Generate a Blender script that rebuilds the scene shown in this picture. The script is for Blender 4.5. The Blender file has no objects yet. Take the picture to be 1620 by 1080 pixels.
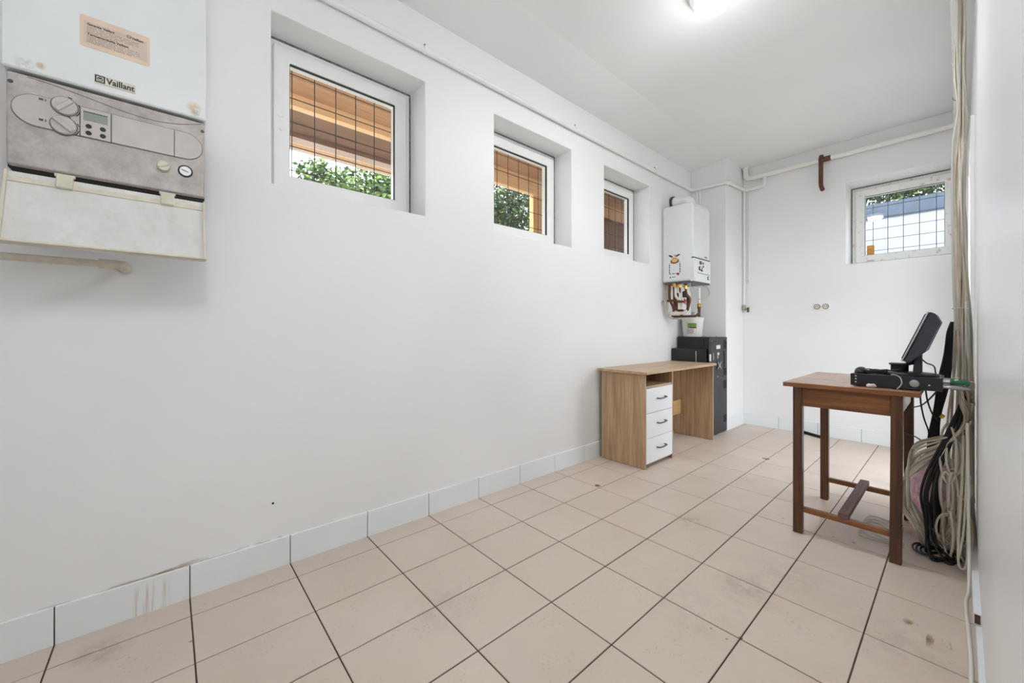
import bpy, bmesh, math, random
from mathutils import Vector, Matrix
random.seed(7)
S = bpy.context.scene
COL = S.collection
PI = math.pi

# ------------------------------------------------------------------ camera
FPX, HORIZ, YAW, EYE = 621.13, 523.37, 0.8517495, 0.9963
cam = bpy.data.cameras.new('camera'); cam_o = bpy.data.objects.new('camera', cam); COL.objects.link(cam_o)
cam.sensor_fit = 'HORIZONTAL'; cam.sensor_width = 36.0; cam.lens = FPX / 1620 * 36
cam.shift_y = -(540 - HORIZ) / 1620
cam.clip_start = 0.02; cam.clip_end = 200
cam_o.location = (0, 0, EYE); cam_o.rotation_euler = (PI / 2, 0, YAW)
S.camera = cam_o

# ------------------------------------------------------------------ world, sun, exposure
W = bpy.data.worlds.new('sky'); S.world = W; W.use_nodes = True
wn = W.node_tree; bg = wn.nodes['Background']
bg.inputs[0].default_value = (0.86, 0.93, 1.0, 1); bg.inputs[1].default_value = 4.7
sun = bpy.data.lights.new('sun', 'SUN'); sun.energy = 3.0; sun.angle = 0.02; sun.color = (1, .95, .87)
sun_o = bpy.data.objects.new('sun', sun); COL.objects.link(sun_o)
sun_o.rotation_euler = Vector((-0.08, -0.70, 0.72)).to_track_quat('Z', 'Y').to_euler()
LAMP_GLOW = 270.0; LAMP_RIM = 1.5; ADDED_GLOBE = 25.0     # dome lamps: strongest straight down, weaker at the rim; last: added unseen fill globe
S.view_settings.view_transform = 'Standard'; S.view_settings.look = 'None'
S.view_settings.exposure = 0.15; S.view_settings.gamma = 1.0; S.view_settings.use_curve_mapping = False
S.cycles.max_bounces = 7; S.cycles.diffuse_bounces = 5; S.cycles.adaptive_threshold = 0.1; S.cycles.transparent_max_bounces = 12
S.cycles.sample_clamp_indirect = 6.0

# ------------------------------------------------------------------ materials
MATS = {}
def lin(c):
    return tuple(((v / 255) / 12.92 if v / 255 <= .04045 else ((v / 255 + .055) / 1.055) ** 2.4) for v in c) + (1,)
class NT:
    def __init__(s, name):
        m = bpy.data.materials.new(name); m.use_nodes = True; s.m = m; s.t = m.node_tree; s.n = s.t.nodes
        s.b = s.n['Principled BSDF']; MATS[name] = m
    def new(s, kind, **kw):
        n = s.n.new('ShaderNode' + kind)
        for k, v in kw.items(): setattr(n, k, v)
        return n
    def link(s, a, b): s.t.links.new(a, b)
    def pos(s): return s.new('NewGeometry').outputs['Position']
    def mapping(s, v, scale=(1, 1, 1), loc=(0, 0, 0)):
        m = s.new('Mapping'); s.link(v, m.inputs[0]); m.inputs[1].default_value = loc; m.inputs[3].default_value = scale
        return m.outputs[0]
    def noise(s, v, scale, detail=4, rough=.55):
        n = s.new('TexNoise'); s.link(v, n.inputs['Vector']); n.inputs['Scale'].default_value = scale
        n.inputs['Detail'].default_value = detail; n.inputs['Roughness'].default_value = rough
        return n.outputs['Fac']
    def ramp(s, f, stops):
        r = s.new('ValToRGB'); s.link(f, r.inputs[0]); e = r.color_ramp.elements
        while len(e) < len(stops): e.new(.5)
        for x, (p, c) in zip(e, stops): x.position = p; x.color = c if len(c) == 4 else tuple(c) + (1,)
        return r.outputs[0]
    def maprange(s, f, a, b, c=0., d=1.):
        r = s.new('MapRange'); s.link(f, r.inputs[0])
        for i, v in enumerate((a, b, c, d)): r.inputs[i + 1].default_value = v
        return r.outputs[0]
    def math(s, op, a, b=None):
        n = s.new('Math', operation=op)
        for i, v in enumerate((a, b)):
            if v is None: continue
            if isinstance(v, (int, float)): n.inputs[i].default_value = v
            else: s.link(v, n.inputs[i])
        return n.outputs[0]
    def mix(s, f, a, b):
        n = s.new('Mix', data_type='RGBA')
        for sock, v in ((n.inputs[0], f), (n.inputs[6], a), (n.inputs[7], b)):
            if isinstance(v, (int, float)): sock.default_value = v
            elif isinstance(v, tuple): sock.default_value = v
            else: s.link(v, sock)
        return n.outputs[2]
    def spot(s, c, r, soft=1.0):
        if not hasattr(s, 'pp'): s.pp = s.pos()
        d = s.new('VectorMath', operation='DISTANCE'); s.link(s.pp, d.inputs[0]); d.inputs[1].default_value = c
        return s.maprange(d.outputs['Value'], r, r * (1 - soft) if soft < 1 else 0)
    def base(s, c):
        if isinstance(c, tuple): s.b.inputs['Base Color'].default_value = c
        else: s.link(c, s.b.inputs['Base Color'])
    def bump(s, f, strength=.2, dist=.002):
        b = s.new('Bump'); b.inputs['Strength'].default_value = strength; b.inputs['Distance'].default_value = dist
        s.link(f, b.inputs['Height']); s.link(b.outputs[0], s.b.inputs['Normal'])

def mat(name, rgb, rough=.5, metal=0., var=.06, scale=12., bump=0., spec=None):
    t = NT(name); c = lin(rgb)
    p = t.pos(); f = t.noise(p, scale)
    dk = tuple(v * (1 - var) for v in c[:3]) + (1,); lt = tuple(min(1, v * (1 + var)) for v in c[:3]) + (1,)
    t.base(t.ramp(f, [(.3, dk), (.7, lt)]))
    t.b.inputs['Roughness'].default_value = rough; t.b.inputs['Metallic'].default_value = metal
    if spec is not None: t.b.inputs['Specular IOR Level'].default_value = spec
    if bump: t.bump(t.noise(p, scale * 6), bump, .002)
    return t.m

def wood(name, rgb_d, rgb_l, axis, rough=.45, scale=1.0):
    t = NT(name); sc = [38 * scale] * 3; sc[axis] = 2.2 * scale
    v = t.mapping(t.pos(), tuple(sc)); f = t.noise(v, 1.0, 6, .6)
    sc2 = [160 * scale] * 3; sc2[axis] = 6 * scale
    g = t.noise(t.mapping(t.pos(), tuple(sc2)), 1.0, 3)
    c1 = t.ramp(f, [(.3, lin(rgb_d)), (.68, lin(rgb_l))])
    c2 = t.mix(t.maprange(g, .45, .62, 0, .35), c1, lin(rgb_d))
    t.base(c2); t.b.inputs['Roughness'].default_value = rough; t.bump(g, .12, .001)
    return t.m

def painted_wall(name, rgb, rough=.55, stain=False):
    t = NT(name); p = t.pos()
    big = t.noise(p, 1.3, 1); c = lin(rgb)
    col = t.ramp(big, [(.3, tuple(v * .965 for v in c[:3])), (.7, tuple(min(1, v * 1.02) for v in c[:3]))])
    if stain:
        sep = t.new('SeparateXYZ'); t.link(p, sep.inputs[0])
        y, z = sep.outputs[1], sep.outputs[2]
        nz = t.noise(t.mapping(p, (1, 9, 30)), 1.0, 4)
        edge = t.math('ADD', z, t.math('MULTIPLY', t.math('SUBTRACT', nz, .5), .05))
        band = t.maprange(edge, .132, .1225)
        win = t.math('MULTIPLY', t.maprange(y, -.19, -.05), t.maprange(y, .12, .02))
        col = t.mix(t.math('MULTIPLY', t.math('MULTIPLY', band, win), .85), col, lin((150, 116, 70)))
        thin = t.maprange(edge, .126, .1225)
        win2 = t.math('MULTIPLY', t.maprange(y, -.4, -.2), t.maprange(y, .62, .3))
        col = t.mix(t.math('MULTIPLY', t.math('MULTIPLY', thin, win2), t.maprange(nz, .4, .6, 0, .7)), col, lin((128, 108, 86)))
    t.base(col); t.b.inputs['Roughness'].default_value = rough
    f = t.noise(p, 22, 2); t.bump(f, .10, .004)
    return t.m

painted_wall('wall_paint', (243, 243, 243), .5)
painted_wall('wall_paint_long', (243, 243, 243), .5, True)
painted_wall('wall_paint_right', (249, 249, 249), .3)
painted_wall('ceiling_paint', (246, 246, 246), .6)
# floor tile: beige glazed ceramic with worn smudges
t = NT('floor_tile'); p = t.pos()
oi = t.new('ObjectInfo').outputs['Random']
base = t.ramp(t.noise(p, 2.5, 4), [(.3, lin((208, 191, 178))), (.7, lin((216, 201, 189)))])
base = t.mix(t.maprange(oi, 0, 1, 0, .22), base, lin((194, 181, 168)))
fine = t.noise(p, 75, 3, .7); mid = t.noise(p, 7, 4, .65)
speck = t.math('MULTIPLY', t.maprange(fine, .57, .68), t.maprange(mid, .48, .66, 0, .45))
base = t.mix(speck, base, lin((140, 125, 110)))
n17 = t.noise(p, 17, 5, .75)
for c, r, k in [((-.548, 1.685, 0), .13, .6), ((-1.761, -.157, 0), .09, .75), ((-.93, 2.07, 0), .12, .45), ((-.62, 1.42, 0), .22, .25), ((-.45, 1.9, 0), .22, .25),
                ((-.7, 3.15, 0), .15, .3), ((-.28, 3.55, 0), .14, .55), ((-.1, 1.75, 0), .2, .3), ((-1.25, .75, 0), .16, .3), ((-.95, 2.9, 0), .16, .22), ((-1.1, .2, 0), .2, .2)]:
    m_ = t.math('MULTIPLY', t.spot(c, r), t.maprange(n17, .38, .70, 0, k))
    base = t.mix(m_, base, lin((118, 104, 92)))
nst = t.noise(t.mapping(p, (45, 9, 1)), 1, 2)
for c, r, cc in [((-.074, 1.847, 0), .05, (122, 92, 40)), ((-.115, 1.905, 0), .025, (130, 100, 50)), ((-.03, 1.86, 0), .03, (120, 90, 60))]:
    m_ = t.math('MULTIPLY', t.spot(c, r), t.maprange(nst, .50, .58))
    base = t.mix(m_, base, lin(cc))
for c, r in [((-1.541, 2.085, 0), .022), ((-1.0, 3.51, 0), .03), ((-1.63, .055, 0), .007), ((-.62, 2.46, 0), .008), ((-.40, 2.42, 0), .010), ((-.33, 2.43, 0), .012), ((-.50, 1.36, 0), .006), ((-.47, 1.40, 0), .007), ((-.55, 1.37, 0), .005)]:
    base = t.mix(t.math('MULTIPLY', t.spot(c, r, .3), t.maprange(n17, .42, .52)), base, lin((92, 78, 66)))
t.base(base); t.b.inputs['Roughness'].default_value = .42; t.b.inputs['Specular IOR Level'].default_value = .4
mat('grout', (78, 63, 52), .9, var=.25, scale=20)
# baseboard tile
t = NT('baseboard_tile'); p = t.pos()
base = t.ramp(t.noise(p, 3, 3), [(.3, lin((236, 240, 241))), (.7, lin((242, 245, 246)))])
sep = t.new('SeparateXYZ'); t.link(p, sep.inputs[0])
st = t.noise(t.mapping(p, (1, 75, 3)), 1.0, 4)
win = t.math('MULTIPLY', t.maprange(sep.outputs[1], -.10, -.065), t.maprange(sep.outputs[1], .01, -.03))
win = t.math('MULTIPLY', win, t.maprange(sep.outputs[2], .11, .075))
win = t.math('MULTIPLY', win, t.maprange(sep.outputs[0], -1.85, -1.87))
base = t.mix(t.math('MULTIPLY', win, t.maprange(st, .48, .64, 0, .75)), base, lin((176, 140, 92)))
t.base(base); t.b.inputs['Roughness'].default_value = .3

mat('pvc', (244, 244, 243), .3, var=.02)
t = NT('pvc_stained'); p = t.pos()
n_ = t.noise(p, 26, 5, .7)
t.base(t.mix(t.maprange(n_, .58, .68, 0, .8), lin((244, 243, 240)), lin((212, 172, 122)))); t.b.inputs['Roughness'].default_value = .35
mat('gasket', (45, 45, 46), .7)
mat('foam_gap', (122, 118, 112), .95, var=.5, scale=60)
t = NT('glass'); t.n.remove(t.b); o_ = t.n['Material Output']
tr = t.new('BsdfTransparent'); tr.inputs[0].default_value = (.96, .98, .97, 1); gl = t.new('BsdfGlossy'); gl.inputs['Roughness'].default_value = .02
ge = t.new('NewGeometry'); dt = t.new('VectorMath', operation='DOT_PRODUCT'); t.link(ge.outputs['Normal'], dt.inputs[0]); t.link(ge.outputs['Incoming'], dt.inputs[1])
fc = t.math('POWER', t.math('SUBTRACT', 1.0, t.math('ABSOLUTE', dt.outputs['Value'])), 5.0)
fr = t.new('Math', operation='MULTIPLY_ADD'); t.link(fc, fr.inputs[0]); fr.inputs[1].default_value = .96; fr.inputs[2].default_value = .04
mx = t.new('MixShader')
t.link(fr.outputs[0], mx.inputs[0]); t.link(tr.outputs[0], mx.inputs[1]); t.link(gl.outputs[0], mx.inputs[2]); t.link(mx.outputs[0], o_.inputs[0])
mat('wire', (62, 56, 52), .6, .6)
mat('pipe_paint', (244, 244, 243), .35, var=.02)
mat('pipe_cream', (245, 242, 238), .35, var=.02)
mat('rust', (104, 72, 58), .85, .2, var=.35, scale=40, bump=.5)
mat('steel', (176, 176, 174), .3, .9)
mat('dark_steel', (86, 88, 92), .35, .8)
mat('brass', (196, 150, 66), .3, .9)
mat('copper', (120, 76, 50), .4, .6, var=.3, scale=30)
mat('red_plastic', (176, 60, 40), .45)
mat('boiler_enamel', (229, 232, 232), .3, var=.015)
t = NT('boiler_enamel_old'); p = t.pos()
base = t.ramp(t.noise(p, 5, 3), [(.3, lin((222, 225, 225))), (.7, lin((230, 232, 232)))])
for c, r, cc in [((-1.62, -.257, 1.705), .011, (196, 170, 130)), ((-1.62, .062, 1.712), .022, (214, 186, 150)), ((-1.62, .066, 1.697), .014, (170, 165, 160)), ((-1.62, -.285, 1.70), .02, (200, 201, 201))]:
    base = t.mix(t.math('MULTIPLY', t.spot(c, r, .6), t.maprange(t.noise(p, 80, 3), .35, .55, 0, .9)), base, lin(cc))
t.base(base); t.b.inputs['Roughness'].default_value = .35
t = NT('panel_plastic'); p = t.pos()
g = t.noise(p, 18, 6, .7)
base = t.ramp(g, [(.35, lin((160, 152, 147))), (.65, lin((192, 184, 179)))])
base = t.mix(t.maprange(t.noise(p, 7, 5, .7), .5, .7, 0, .5), base, lin((160, 150, 146)))
t.base(base); t.b.inputs['Roughness'].default_value = .5
mat('pod_plastic', (190, 183, 179), .45, var=.06, scale=20)
t = NT('flap_plastic'); p = t.pos()
base = t.ramp(t.noise(p, 9, 6, .7), [(.3, lin((205, 204, 200))), (.7, lin((224, 224, 221)))])
base = t.mix(t.maprange(t.noise(p, 24, 6, .75), .55, .75, 0, .4), base, lin((176, 168, 158)))
t.base(base); t.b.inputs['Roughness'].default_value = .5
mat('aged_plastic', (208, 202, 184), .5, var=.12, scale=30)
mat('black_gap', (18, 17, 16), .8)
mat('ink', (42, 40, 40), .7, var=.01)
mat('ink_grey', (110, 98, 90), .7, var=.01)
mat('badge', (208, 204, 190), .4)
mat('sticker_cream', (220, 198, 176), .5, var=.05, scale=20)
mat('sticker_pale', (208, 188, 172), .5, var=.05, scale=20)
mat('lcd', (140, 146, 136), .25, var=.02)
mat('white_print', (236, 236, 234), .5, var=.01)
wood('oak_v', (156, 124, 93), (208, 176, 140), 2, .5)
wood('oak_h', (168, 139, 109), (208, 180, 149), 1, .45)
wood('pine_block', (190, 150, 96), (214, 178, 124), 1, .6)
mat('drawer_white', (240, 242, 243), .35, var=.01)
mat('desk_edge', (206, 178, 142), .5)
wood('brown_v', (60, 37, 23), (112, 71, 43), 2, .35)
wood('brown_h', (98, 59, 32), (162, 103, 58), 0, .35)
wood('brown_top', (140, 103, 80), (186, 147, 120), 0, .25)
wood('brown_bar', (92, 66, 58), (122, 92, 82), 1, .6)
mat('black_metal', (32, 34, 39), .4, .1, var=.1)
mat('black_gloss', (24, 25, 28), .25, 0, var=.05)
mat('black_matte', (15, 15, 16), .7, var=.1)
mat('monitor_grey', (58, 55, 66), .5, var=.06)
mat('monitor_bezel', (188, 190, 194), .35)
mat('cable_beige', (216, 208, 191), .5, var=.08, scale=25)
mat('cable_tan', (190, 178, 157), .5, var=.1, scale=25)
mat('cable_grey', (186, 182, 172), .5, var=.06)
mat('cable_white', (226, 222, 212), .45, var=.04)
mat('cable_black', (24, 23, 24), .45, var=.1)
mat('green_plastic', (24, 110, 72), .4)
mat('yellow_plastic', (216, 176, 40), .4)
t = NT('pink_film'); p = t.pos()
t.base(t.ramp(t.noise(p, 22, 5, .7), [(.3, lin((206, 140, 156))), (.5, lin((232, 190, 200))), (.7, lin((242, 230, 230)))])); t.b.inputs['Roughness'].default_value = .25
t.bump(t.noise(p, 30, 4), .6, .01)
mat('amber_tape', (214, 150, 40), .4, var=.25, scale=30)
mat('tub_white', (236, 236, 232), .4, var=.03)
mat('label_green', (110, 150, 60), .5, var=.3, scale=60)
mat('label_dark', (70, 52, 46), .5, var=.2, scale=60)
mat('cow_brown', (150, 104, 70), .5); mat('cow_tan', (222, 188, 130), .5); mat('magenta', (168, 36, 76), .5)
mat('paper', (228, 222, 218), .7, var=.08, scale=60)
mat('trunking', (232, 234, 236), .35, var=.02)
t = NT('lamp_glow'); t.b.inputs['Base Color'].default_value = (1, 1, 1, 1); t.b.inputs['Emission Color'].default_value = (.94, .98, 1, 1); 
sp_ = t.new('SeparateXYZ'); t.link(t.new('NewGeometry').outputs['Normal'], sp_.inputs[0])
dn = t.math('MAXIMUM', t.math('MULTIPLY', sp_.outputs[2], -1.0), 0.0)
t.link(t.math('ADD', t.math('MULTIPLY', t.math('POWER', dn, 2.5), LAMP_GLOW), LAMP_RIM), t.b.inputs['Emission Strength'])
t = NT('globe_glow'); t.b.inputs['Base Color'].default_value = (1, 1, 1, 1); t.b.inputs['Emission Color'].default_value = (.94, .98, 1, 1); t.b.inputs['Emission Strength'].default_value = ADDED_GLOBE  # glow of the added fill globe
mat('lamp_base', (224, 222, 218), .5)
# outdoors
wood('eave_tan', (168, 122, 86), (196, 150, 110), 1, .7)
wood('eave_light', (236, 186, 134), (250, 214, 166), 1, .7)  # lit tone of the beam faces put into the timber colour
wood('eave_brown', (112, 80, 60), (146, 108, 82), 1, .7)  # shaded underside tone put into the timber colour; some screen planks reuse it
wood('eave_pink', (238, 214, 196), (250, 234, 220), 1, .7)
wood('post_tan', (206, 156, 104), (232, 184, 130), 2, .7)
wood('post_brown', (120, 78, 46), (160, 110, 70), 2, .7)
t = NT('leaf'); oi = t.new('ObjectInfo').outputs['Random']; rp = t.new('NewGeometry').outputs['Random Per Island']
t.base(t.ramp(rp, [(0, lin((40, 66, 34))), (.5, lin((72, 106, 48))), (1, lin((150, 172, 80)))])); t.b.inputs['Roughness'].default_value = .5
t = NT('leaf_dark'); rp = t.new('NewGeometry').outputs['Random Per Island']
t.base(t.ramp(rp, [(0, lin((26, 42, 24))), (.6, lin((52, 74, 36))), (1, lin((100, 124, 60)))])); t.b.inputs['Roughness'].default_value = .5
mat('bark', (92, 76, 62), .9, var=.2)
mat('soil', (150, 144, 134), .9, var=.1, scale=3)
mat('render_white', (150, 153, 166), .8, var=.02)
mat('slate_blue', (62, 74, 94), .6, var=.12, scale=8)  # hedge shade on the upper garden wall, put into a colour

# ------------------------------------------------------------------ geometry helpers
class MB:
    def __init__(s): s.v = []; s.f = []
    def add(s, vs, fs):
        n = len(s.v); s.v += [tuple(v) for v in vs]; s.f += [tuple(i + n for i in f) for f in fs]; return s
    def box(s, x0, x1, y0, y1, z0, z1, M=None):
        vs = [Vector((x, y, z)) for z in (z0, z1) for y in (y0, y1) for x in (x0, x1)]
        if M is not None: vs = [M @ v for v in vs]
        return s.add(vs, [(0, 2, 3, 1), (4, 5, 7, 6), (0, 1, 5, 4), (2, 6, 7, 3), (0, 4, 6, 2), (1, 3, 7, 5)])
    def prism(s, pts, h, M):          # polygon in local xy (ccw), extruded 0..h along local z
        n = len(pts)
        vs = [M @ Vector((x, y, 0)) for x, y in pts] + [M @ Vector((x, y, h)) for x, y in pts]
        fs = [tuple(reversed(range(n))), tuple(range(n, 2 * n))] + [(i, (i + 1) % n, n + (i + 1) % n, n + i) for i in range(n)]
        return s.add(vs, fs)
    def ring(s, y0, y1, z0, z1, w, h, M):   # rectangular picture frame in local xy, extruded 0..h
        o = [(y0, z0), (y1, z0), (y1, z1), (y0, z1)]; i = [(y0 + w, z0 + w), (y1 - w, z0 + w), (y1 - w, z1 - w), (y0 + w, z1 - w)]
        vs = [M @ Vector((a, b, c)) for c in (0, h) for q in (o, i) for a, b in q]
        fs = []
        for k in range(4):
            l = (k + 1) % 4
            fs += [(8 + k, 8 + l, 12 + l, 12 + k), (k, 4 + k, 4 + l, l), (k, l, 8 + l, 8 + k), (4 + k, 12 + k, 12 + l, 4 + l)]
        return s.add(vs, fs)
    def lathe(s, prof, M=Matrix(), n=20, cap=True):   # prof: (r, z)
        vs = []; fs = []
        for r, z in prof:
            for k in range(n):
                a = 2 * PI * k / n; vs.append(M @ Vector((r * math.cos(a), r * math.sin(a), z)))
        for i in range(len(prof) - 1):
            for k in range(n):
                l = (k + 1) % n; fs.append((i * n + k, i * n + l, (i + 1) * n + l, (i + 1) * n + k))
        if cap: fs.append(tuple(reversed(range(n)))); fs.append(tuple(range((len(prof) - 1) * n, len(prof) * n)))
        return s.add(vs, fs)
    def cyl(s, a, b, r, n=14, r2=None):
        a = Vector(a); b = Vector(b); q = (b - a).to_track_quat('Z', 'Y').to_matrix().to_4x4()
        return s.lathe([(r, 0), (r2 or r, (b - a).length)], Matrix.Translation(a) @ q, n)
    def tube(s, pts, r, n=8, cap=True):
        pts = [Vector(p) for p in pts]; m = len(pts); vs = []; fs = []
        nrm = None
        for i in range(m):
            tg = (pts[min(i + 1, m - 1)] - pts[max(i - 1, 0)])
            tg = tg.normalized() if tg.length > 1e-9 else Vector((0, 0, 1))
            if nrm is None:
                nrm = tg.orthogonal().normalized()
            else:
                nrm = nrm - tg * nrm.dot(tg); nrm = nrm.normalized() if nrm.length > 1e-6 else tg.orthogonal().normalized()
            bi = tg.cross(nrm)
            rr = r(i / (m - 1)) if callable(r) else r
            for k in range(n):
                a = 2 * PI * k / n; vs.append(pts[i] + nrm * (rr * math.cos(a)) + bi * (rr * math.sin(a)))
        for i in range(m - 1):
            for k in range(n):
                l = (k + 1) % n; fs.append((i * n + k, i * n + l, (i + 1) * n + l, (i + 1) * n + k))
        if cap: fs.append(tuple(reversed(range(n)))); fs.append(tuple(range((m - 1) * n, m * n)))
        return s.add(vs, fs)
    def build(s, name, material, parent=None, bevel=0, smooth=False, seg=2):
        me = bpy.data.meshes.new(name); off = Vector((0, 0, 0))
        q = parent
        while q is not None: off += q.location; q = q.parent
        me.from_pydata([Vector(v) - off for v in s.v], [], s.f); me.update()
        return link(name, me, material, parent, bevel, smooth, seg)

def link(name, me, material, parent=None, bevel=0, smooth=False, seg=2):
    if not me.materials: me.materials.append(MATS[material])
    o = bpy.data.objects.new(name, me); COL.objects.link(o)
    if parent is not None: o.parent = parent
    if bevel:
        b = o.modifiers.new('bevel', 'BEVEL'); b.width = bevel; b.segments = seg; b.limit_method = 'ANGLE'; b.harden_normals = False
    if smooth or bevel:
        me.polygons.foreach_set('use_smooth', [True] * len(me.polygons))
        if hasattr(me, 'set_sharp_from_angle'): me.set_sharp_from_angle(angle=math.radians(38))
    return o

def tag(o, label, cat, group=None, kind=None):
    o['label'] = label; o['category'] = cat
    if group: o['group'] = group
    if kind: o['kind'] = kind
    return o
def thing(name, label, cat, loc=(0, 0, 0), group=None, kind=None):
    o = bpy.data.objects.new(name, None); COL.objects.link(o); o.location = loc; o.empty_display_size = .05
    return tag(o, label, cat, group, kind)
def box(name, mat_, x0, x1, y0, y1, z0, z1, parent=None, bevel=0):
    return MB().box(x0, x1, y0, y1, z0, z1).build(name, mat_, parent, bevel)

def smooth_path(pts, k=6):
    P = [Vector(p) for p in pts]; P = [P[0] * 2 - P[1]] + P + [P[-1] * 2 - P[-2]]; out = []
    for i in range(1, len(P) - 2):
        for j in range(k):
            u = j / k; a, b, c, d = P[i - 1:i + 3]
            out.append(.5 * ((2 * b) + (c - a) * u + (2 * a - 5 * b + 4 * c - d) * u * u + (3 * b - a - 3 * c + d) * u ** 3))
    out.append(P[-2]); return out
def bent_path(pts, r, k=5):           # straight runs with rounded elbows of radius r
    P = [Vector(p) for p in pts]; out = [P[0]]
    for i in range(1, len(P) - 1):
        a = (P[i - 1] - P[i]); b = (P[i + 1] - P[i]); rr = min(r, a.length * .49, b.length * .49)
        p0 = P[i] + a.normalized() * rr; p2 = P[i] + b.normalized() * rr
        for j in range(k + 1):
            u = j / k; out.append((1 - u) ** 2 * p0 + 2 * u * (1 - u) * P[i] + u * u * p2)
    out.append(P[-1]); return out

MX = Matrix(((0, 0, 1, 0), (1, 0, 0, 0), (0, 1, 0, 0), (0, 0, 0, 1)))       # local xyz -> (Y, Z, X): faces +X
MY = Matrix(((1, 0, 0, 0), (0, 0, -1, 0), (0, 1, 0, 0), (0, 0, 0, 1)))      # local xyz -> (X, Z, -Y): faces -Y
def faceX(x): return Matrix.Translation((x, 0, 0)) @ MX
def faceY(y): return Matrix.Translation((0, y, 0)) @ MY
def text(name, body, size, M, material, parent, width=None, bold=0.0):
    cu = bpy.data.curves.new('t', 'FONT'); cu.body = body; cu.size = size; cu.offset = bold; cu.resolution_u = 3
    tmp = bpy.data.objects.new('t', cu); COL.objects.link(tmp)
    bpy.context.view_layer.update()
    me = bpy.data.meshes.new_from_object(tmp.evaluated_get(bpy.context.evaluated_depsgraph_get()))
    bpy.data.objects.remove(tmp); bpy.data.curves.remove(cu)
    if width:
        xs = [v.co.x for v in me.vertices]; w = max(xs) - min(xs); x0 = min(xs)
        for v in me.vertices: v.co.x = (v.co.x - x0) * width / w
    off = Vector((0, 0, 0)); q = parent
    while q is not None: off += q.location; q = q.parent
    me.transform(Matrix.Translation(-off) @ M); me.materials.clear()
    return link(name, me, material, parent)

# ------------------------------------------------------------------ room shell
XL, YB, XR, YF, CEIL = -1.904, 4.682, 0.046, -1.6, 2.742
TL, TB = 0.235, 0.36
def wall_grid(name, M, a0, a1, b0, b1, thick, holes, material, label):
    """wall in local (a, b), face at local z = 0 (towards the room), thickness behind; rectangular holes"""
    A = sorted({a0, a1} | {h[0] for h in holes} | {h[1] for h in holes}); B = sorted({b0, b1} | {h[2] for h in holes} | {h[3] for h in holes})
    inh = lambda i, j: any(h[0] - 1e-6 <= A[i] and A[i + 1] <= h[1] + 1e-6 and h[2] - 1e-6 <= B[j] and B[j + 1] <= h[3] + 1e-6 for h in holes)
    solid = {(i, j) for i in range(len(A) - 1) for j in range(len(B) - 1) if not inh(i, j)}
    bm = bmesh.new(); V = {}
    def v(i, j, k):
        if (i, j, k) not in V: V[i, j, k] = bm.verts.new(M @ Vector((A[i], B[j], -thick * k)))
        return V[i, j, k]
    for i, j in solid:
        bm.faces.new([v(i, j, 0), v(i + 1, j, 0), v(i + 1, j + 1, 0), v(i, j + 1, 0)])
        bm.faces.new([v(i, j + 1, 1), v(i + 1, j + 1, 1), v(i + 1, j, 1), v(i, j, 1)])
        for di, dj, e in ((0, -1, ((0, 0), (1, 0))), (1, 0, ((1, 0), (1, 1))), (0, 1, ((1, 1), (0, 1))), (-1, 0, ((0, 1), (0, 0)))):
            if (i + di, j + dj) not in solid:
                (p, q), (r, s_) = e
                bm.faces.new([v(i + r, j + s_, 0), v(i + p, j + q, 0), v(i + p, j + q, 1), v(i + r, j + s_, 1)])
    me = bpy.data.meshes.new(name); bm.to_mesh(me); bm.free()
    o = link(name, me, material)
    b = o.modifiers.new('bevel', 'BEVEL'); b.width = .006; b.segments = 2; b.limit_method = 'ANGLE'
    return tag(o, label, 'wall', kind='structure')

NICHE = [(.325, 1.043), (1.521, 2.255), (2.662, 3.370)]; NZ = (1.618, 2.343)
BW = (-.694, .012, 1.608, 2.360)
wl = wall_grid('wall_left', faceX(XL), YF, YB + TB, -.1, 2.75, TL, [(a, b, *NZ) for a, b in NICHE], 'wall_paint_long', 'long white painted wall with three recessed windows')
wall_grid('wall_back', faceY(YB), XL, XR + .25, -.1, 2.80, TB, [BW], 'wall_paint', 'white end wall with one small window')
MYb = Matrix(((-1, 0, 0, 0), (0, 0, 1, 0), (0, 1, 0, 0), (0, 0, 0, 1)))
wall_grid('wall_front', Matrix.Translation((0, YF, 0)) @ MYb, -XR - .25, -XL, -.1, 2.80, .2, [], 'wall_paint', 'plain white wall behind the viewpoint')
wr = thing('wall_right', 'white glossy painted wall right beside the viewpoint', 'wall', (XR, 0, 0), kind='structure')
box('wall_surface', 'wall_paint_right', XR, XR + .25, YF, 2.585, -.1, 2.8, wr)
for a_, b_, c_ in ((2.588, 3.30, -.1), (4.22, YB, -.1), (3.30, 4.22, 2.08)):      # open doorway added here, unseen, to let in fill daylight
    box('wall_surface', 'wall_paint', XR + .004, XR + .25, a_, b_, c_, 2.8, wr)
tr1 = thing('trim_1', 'flat white casing strip on the right wall behind the cables', 'trim', (XR, 3.76, 0), kind='structure')  # casing added to screen the bright opening from the camera
for a_, b_, c_, d_ in ((3.235, 3.305, 0, 2.15), (4.215, 4.285, 0, 2.15), (3.305, 4.215, 2.08, 2.15)):
    box('casing', 'wall_paint_right', XR - .011, XR + .0042, a_, b_, c_, d_, tr1, .002)
box('threshold', 'baseboard_tile', XR + .002, XR + .262, 3.302, 4.218, -.0024, .004, wr, .002)  # sill of the added doorway
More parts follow.
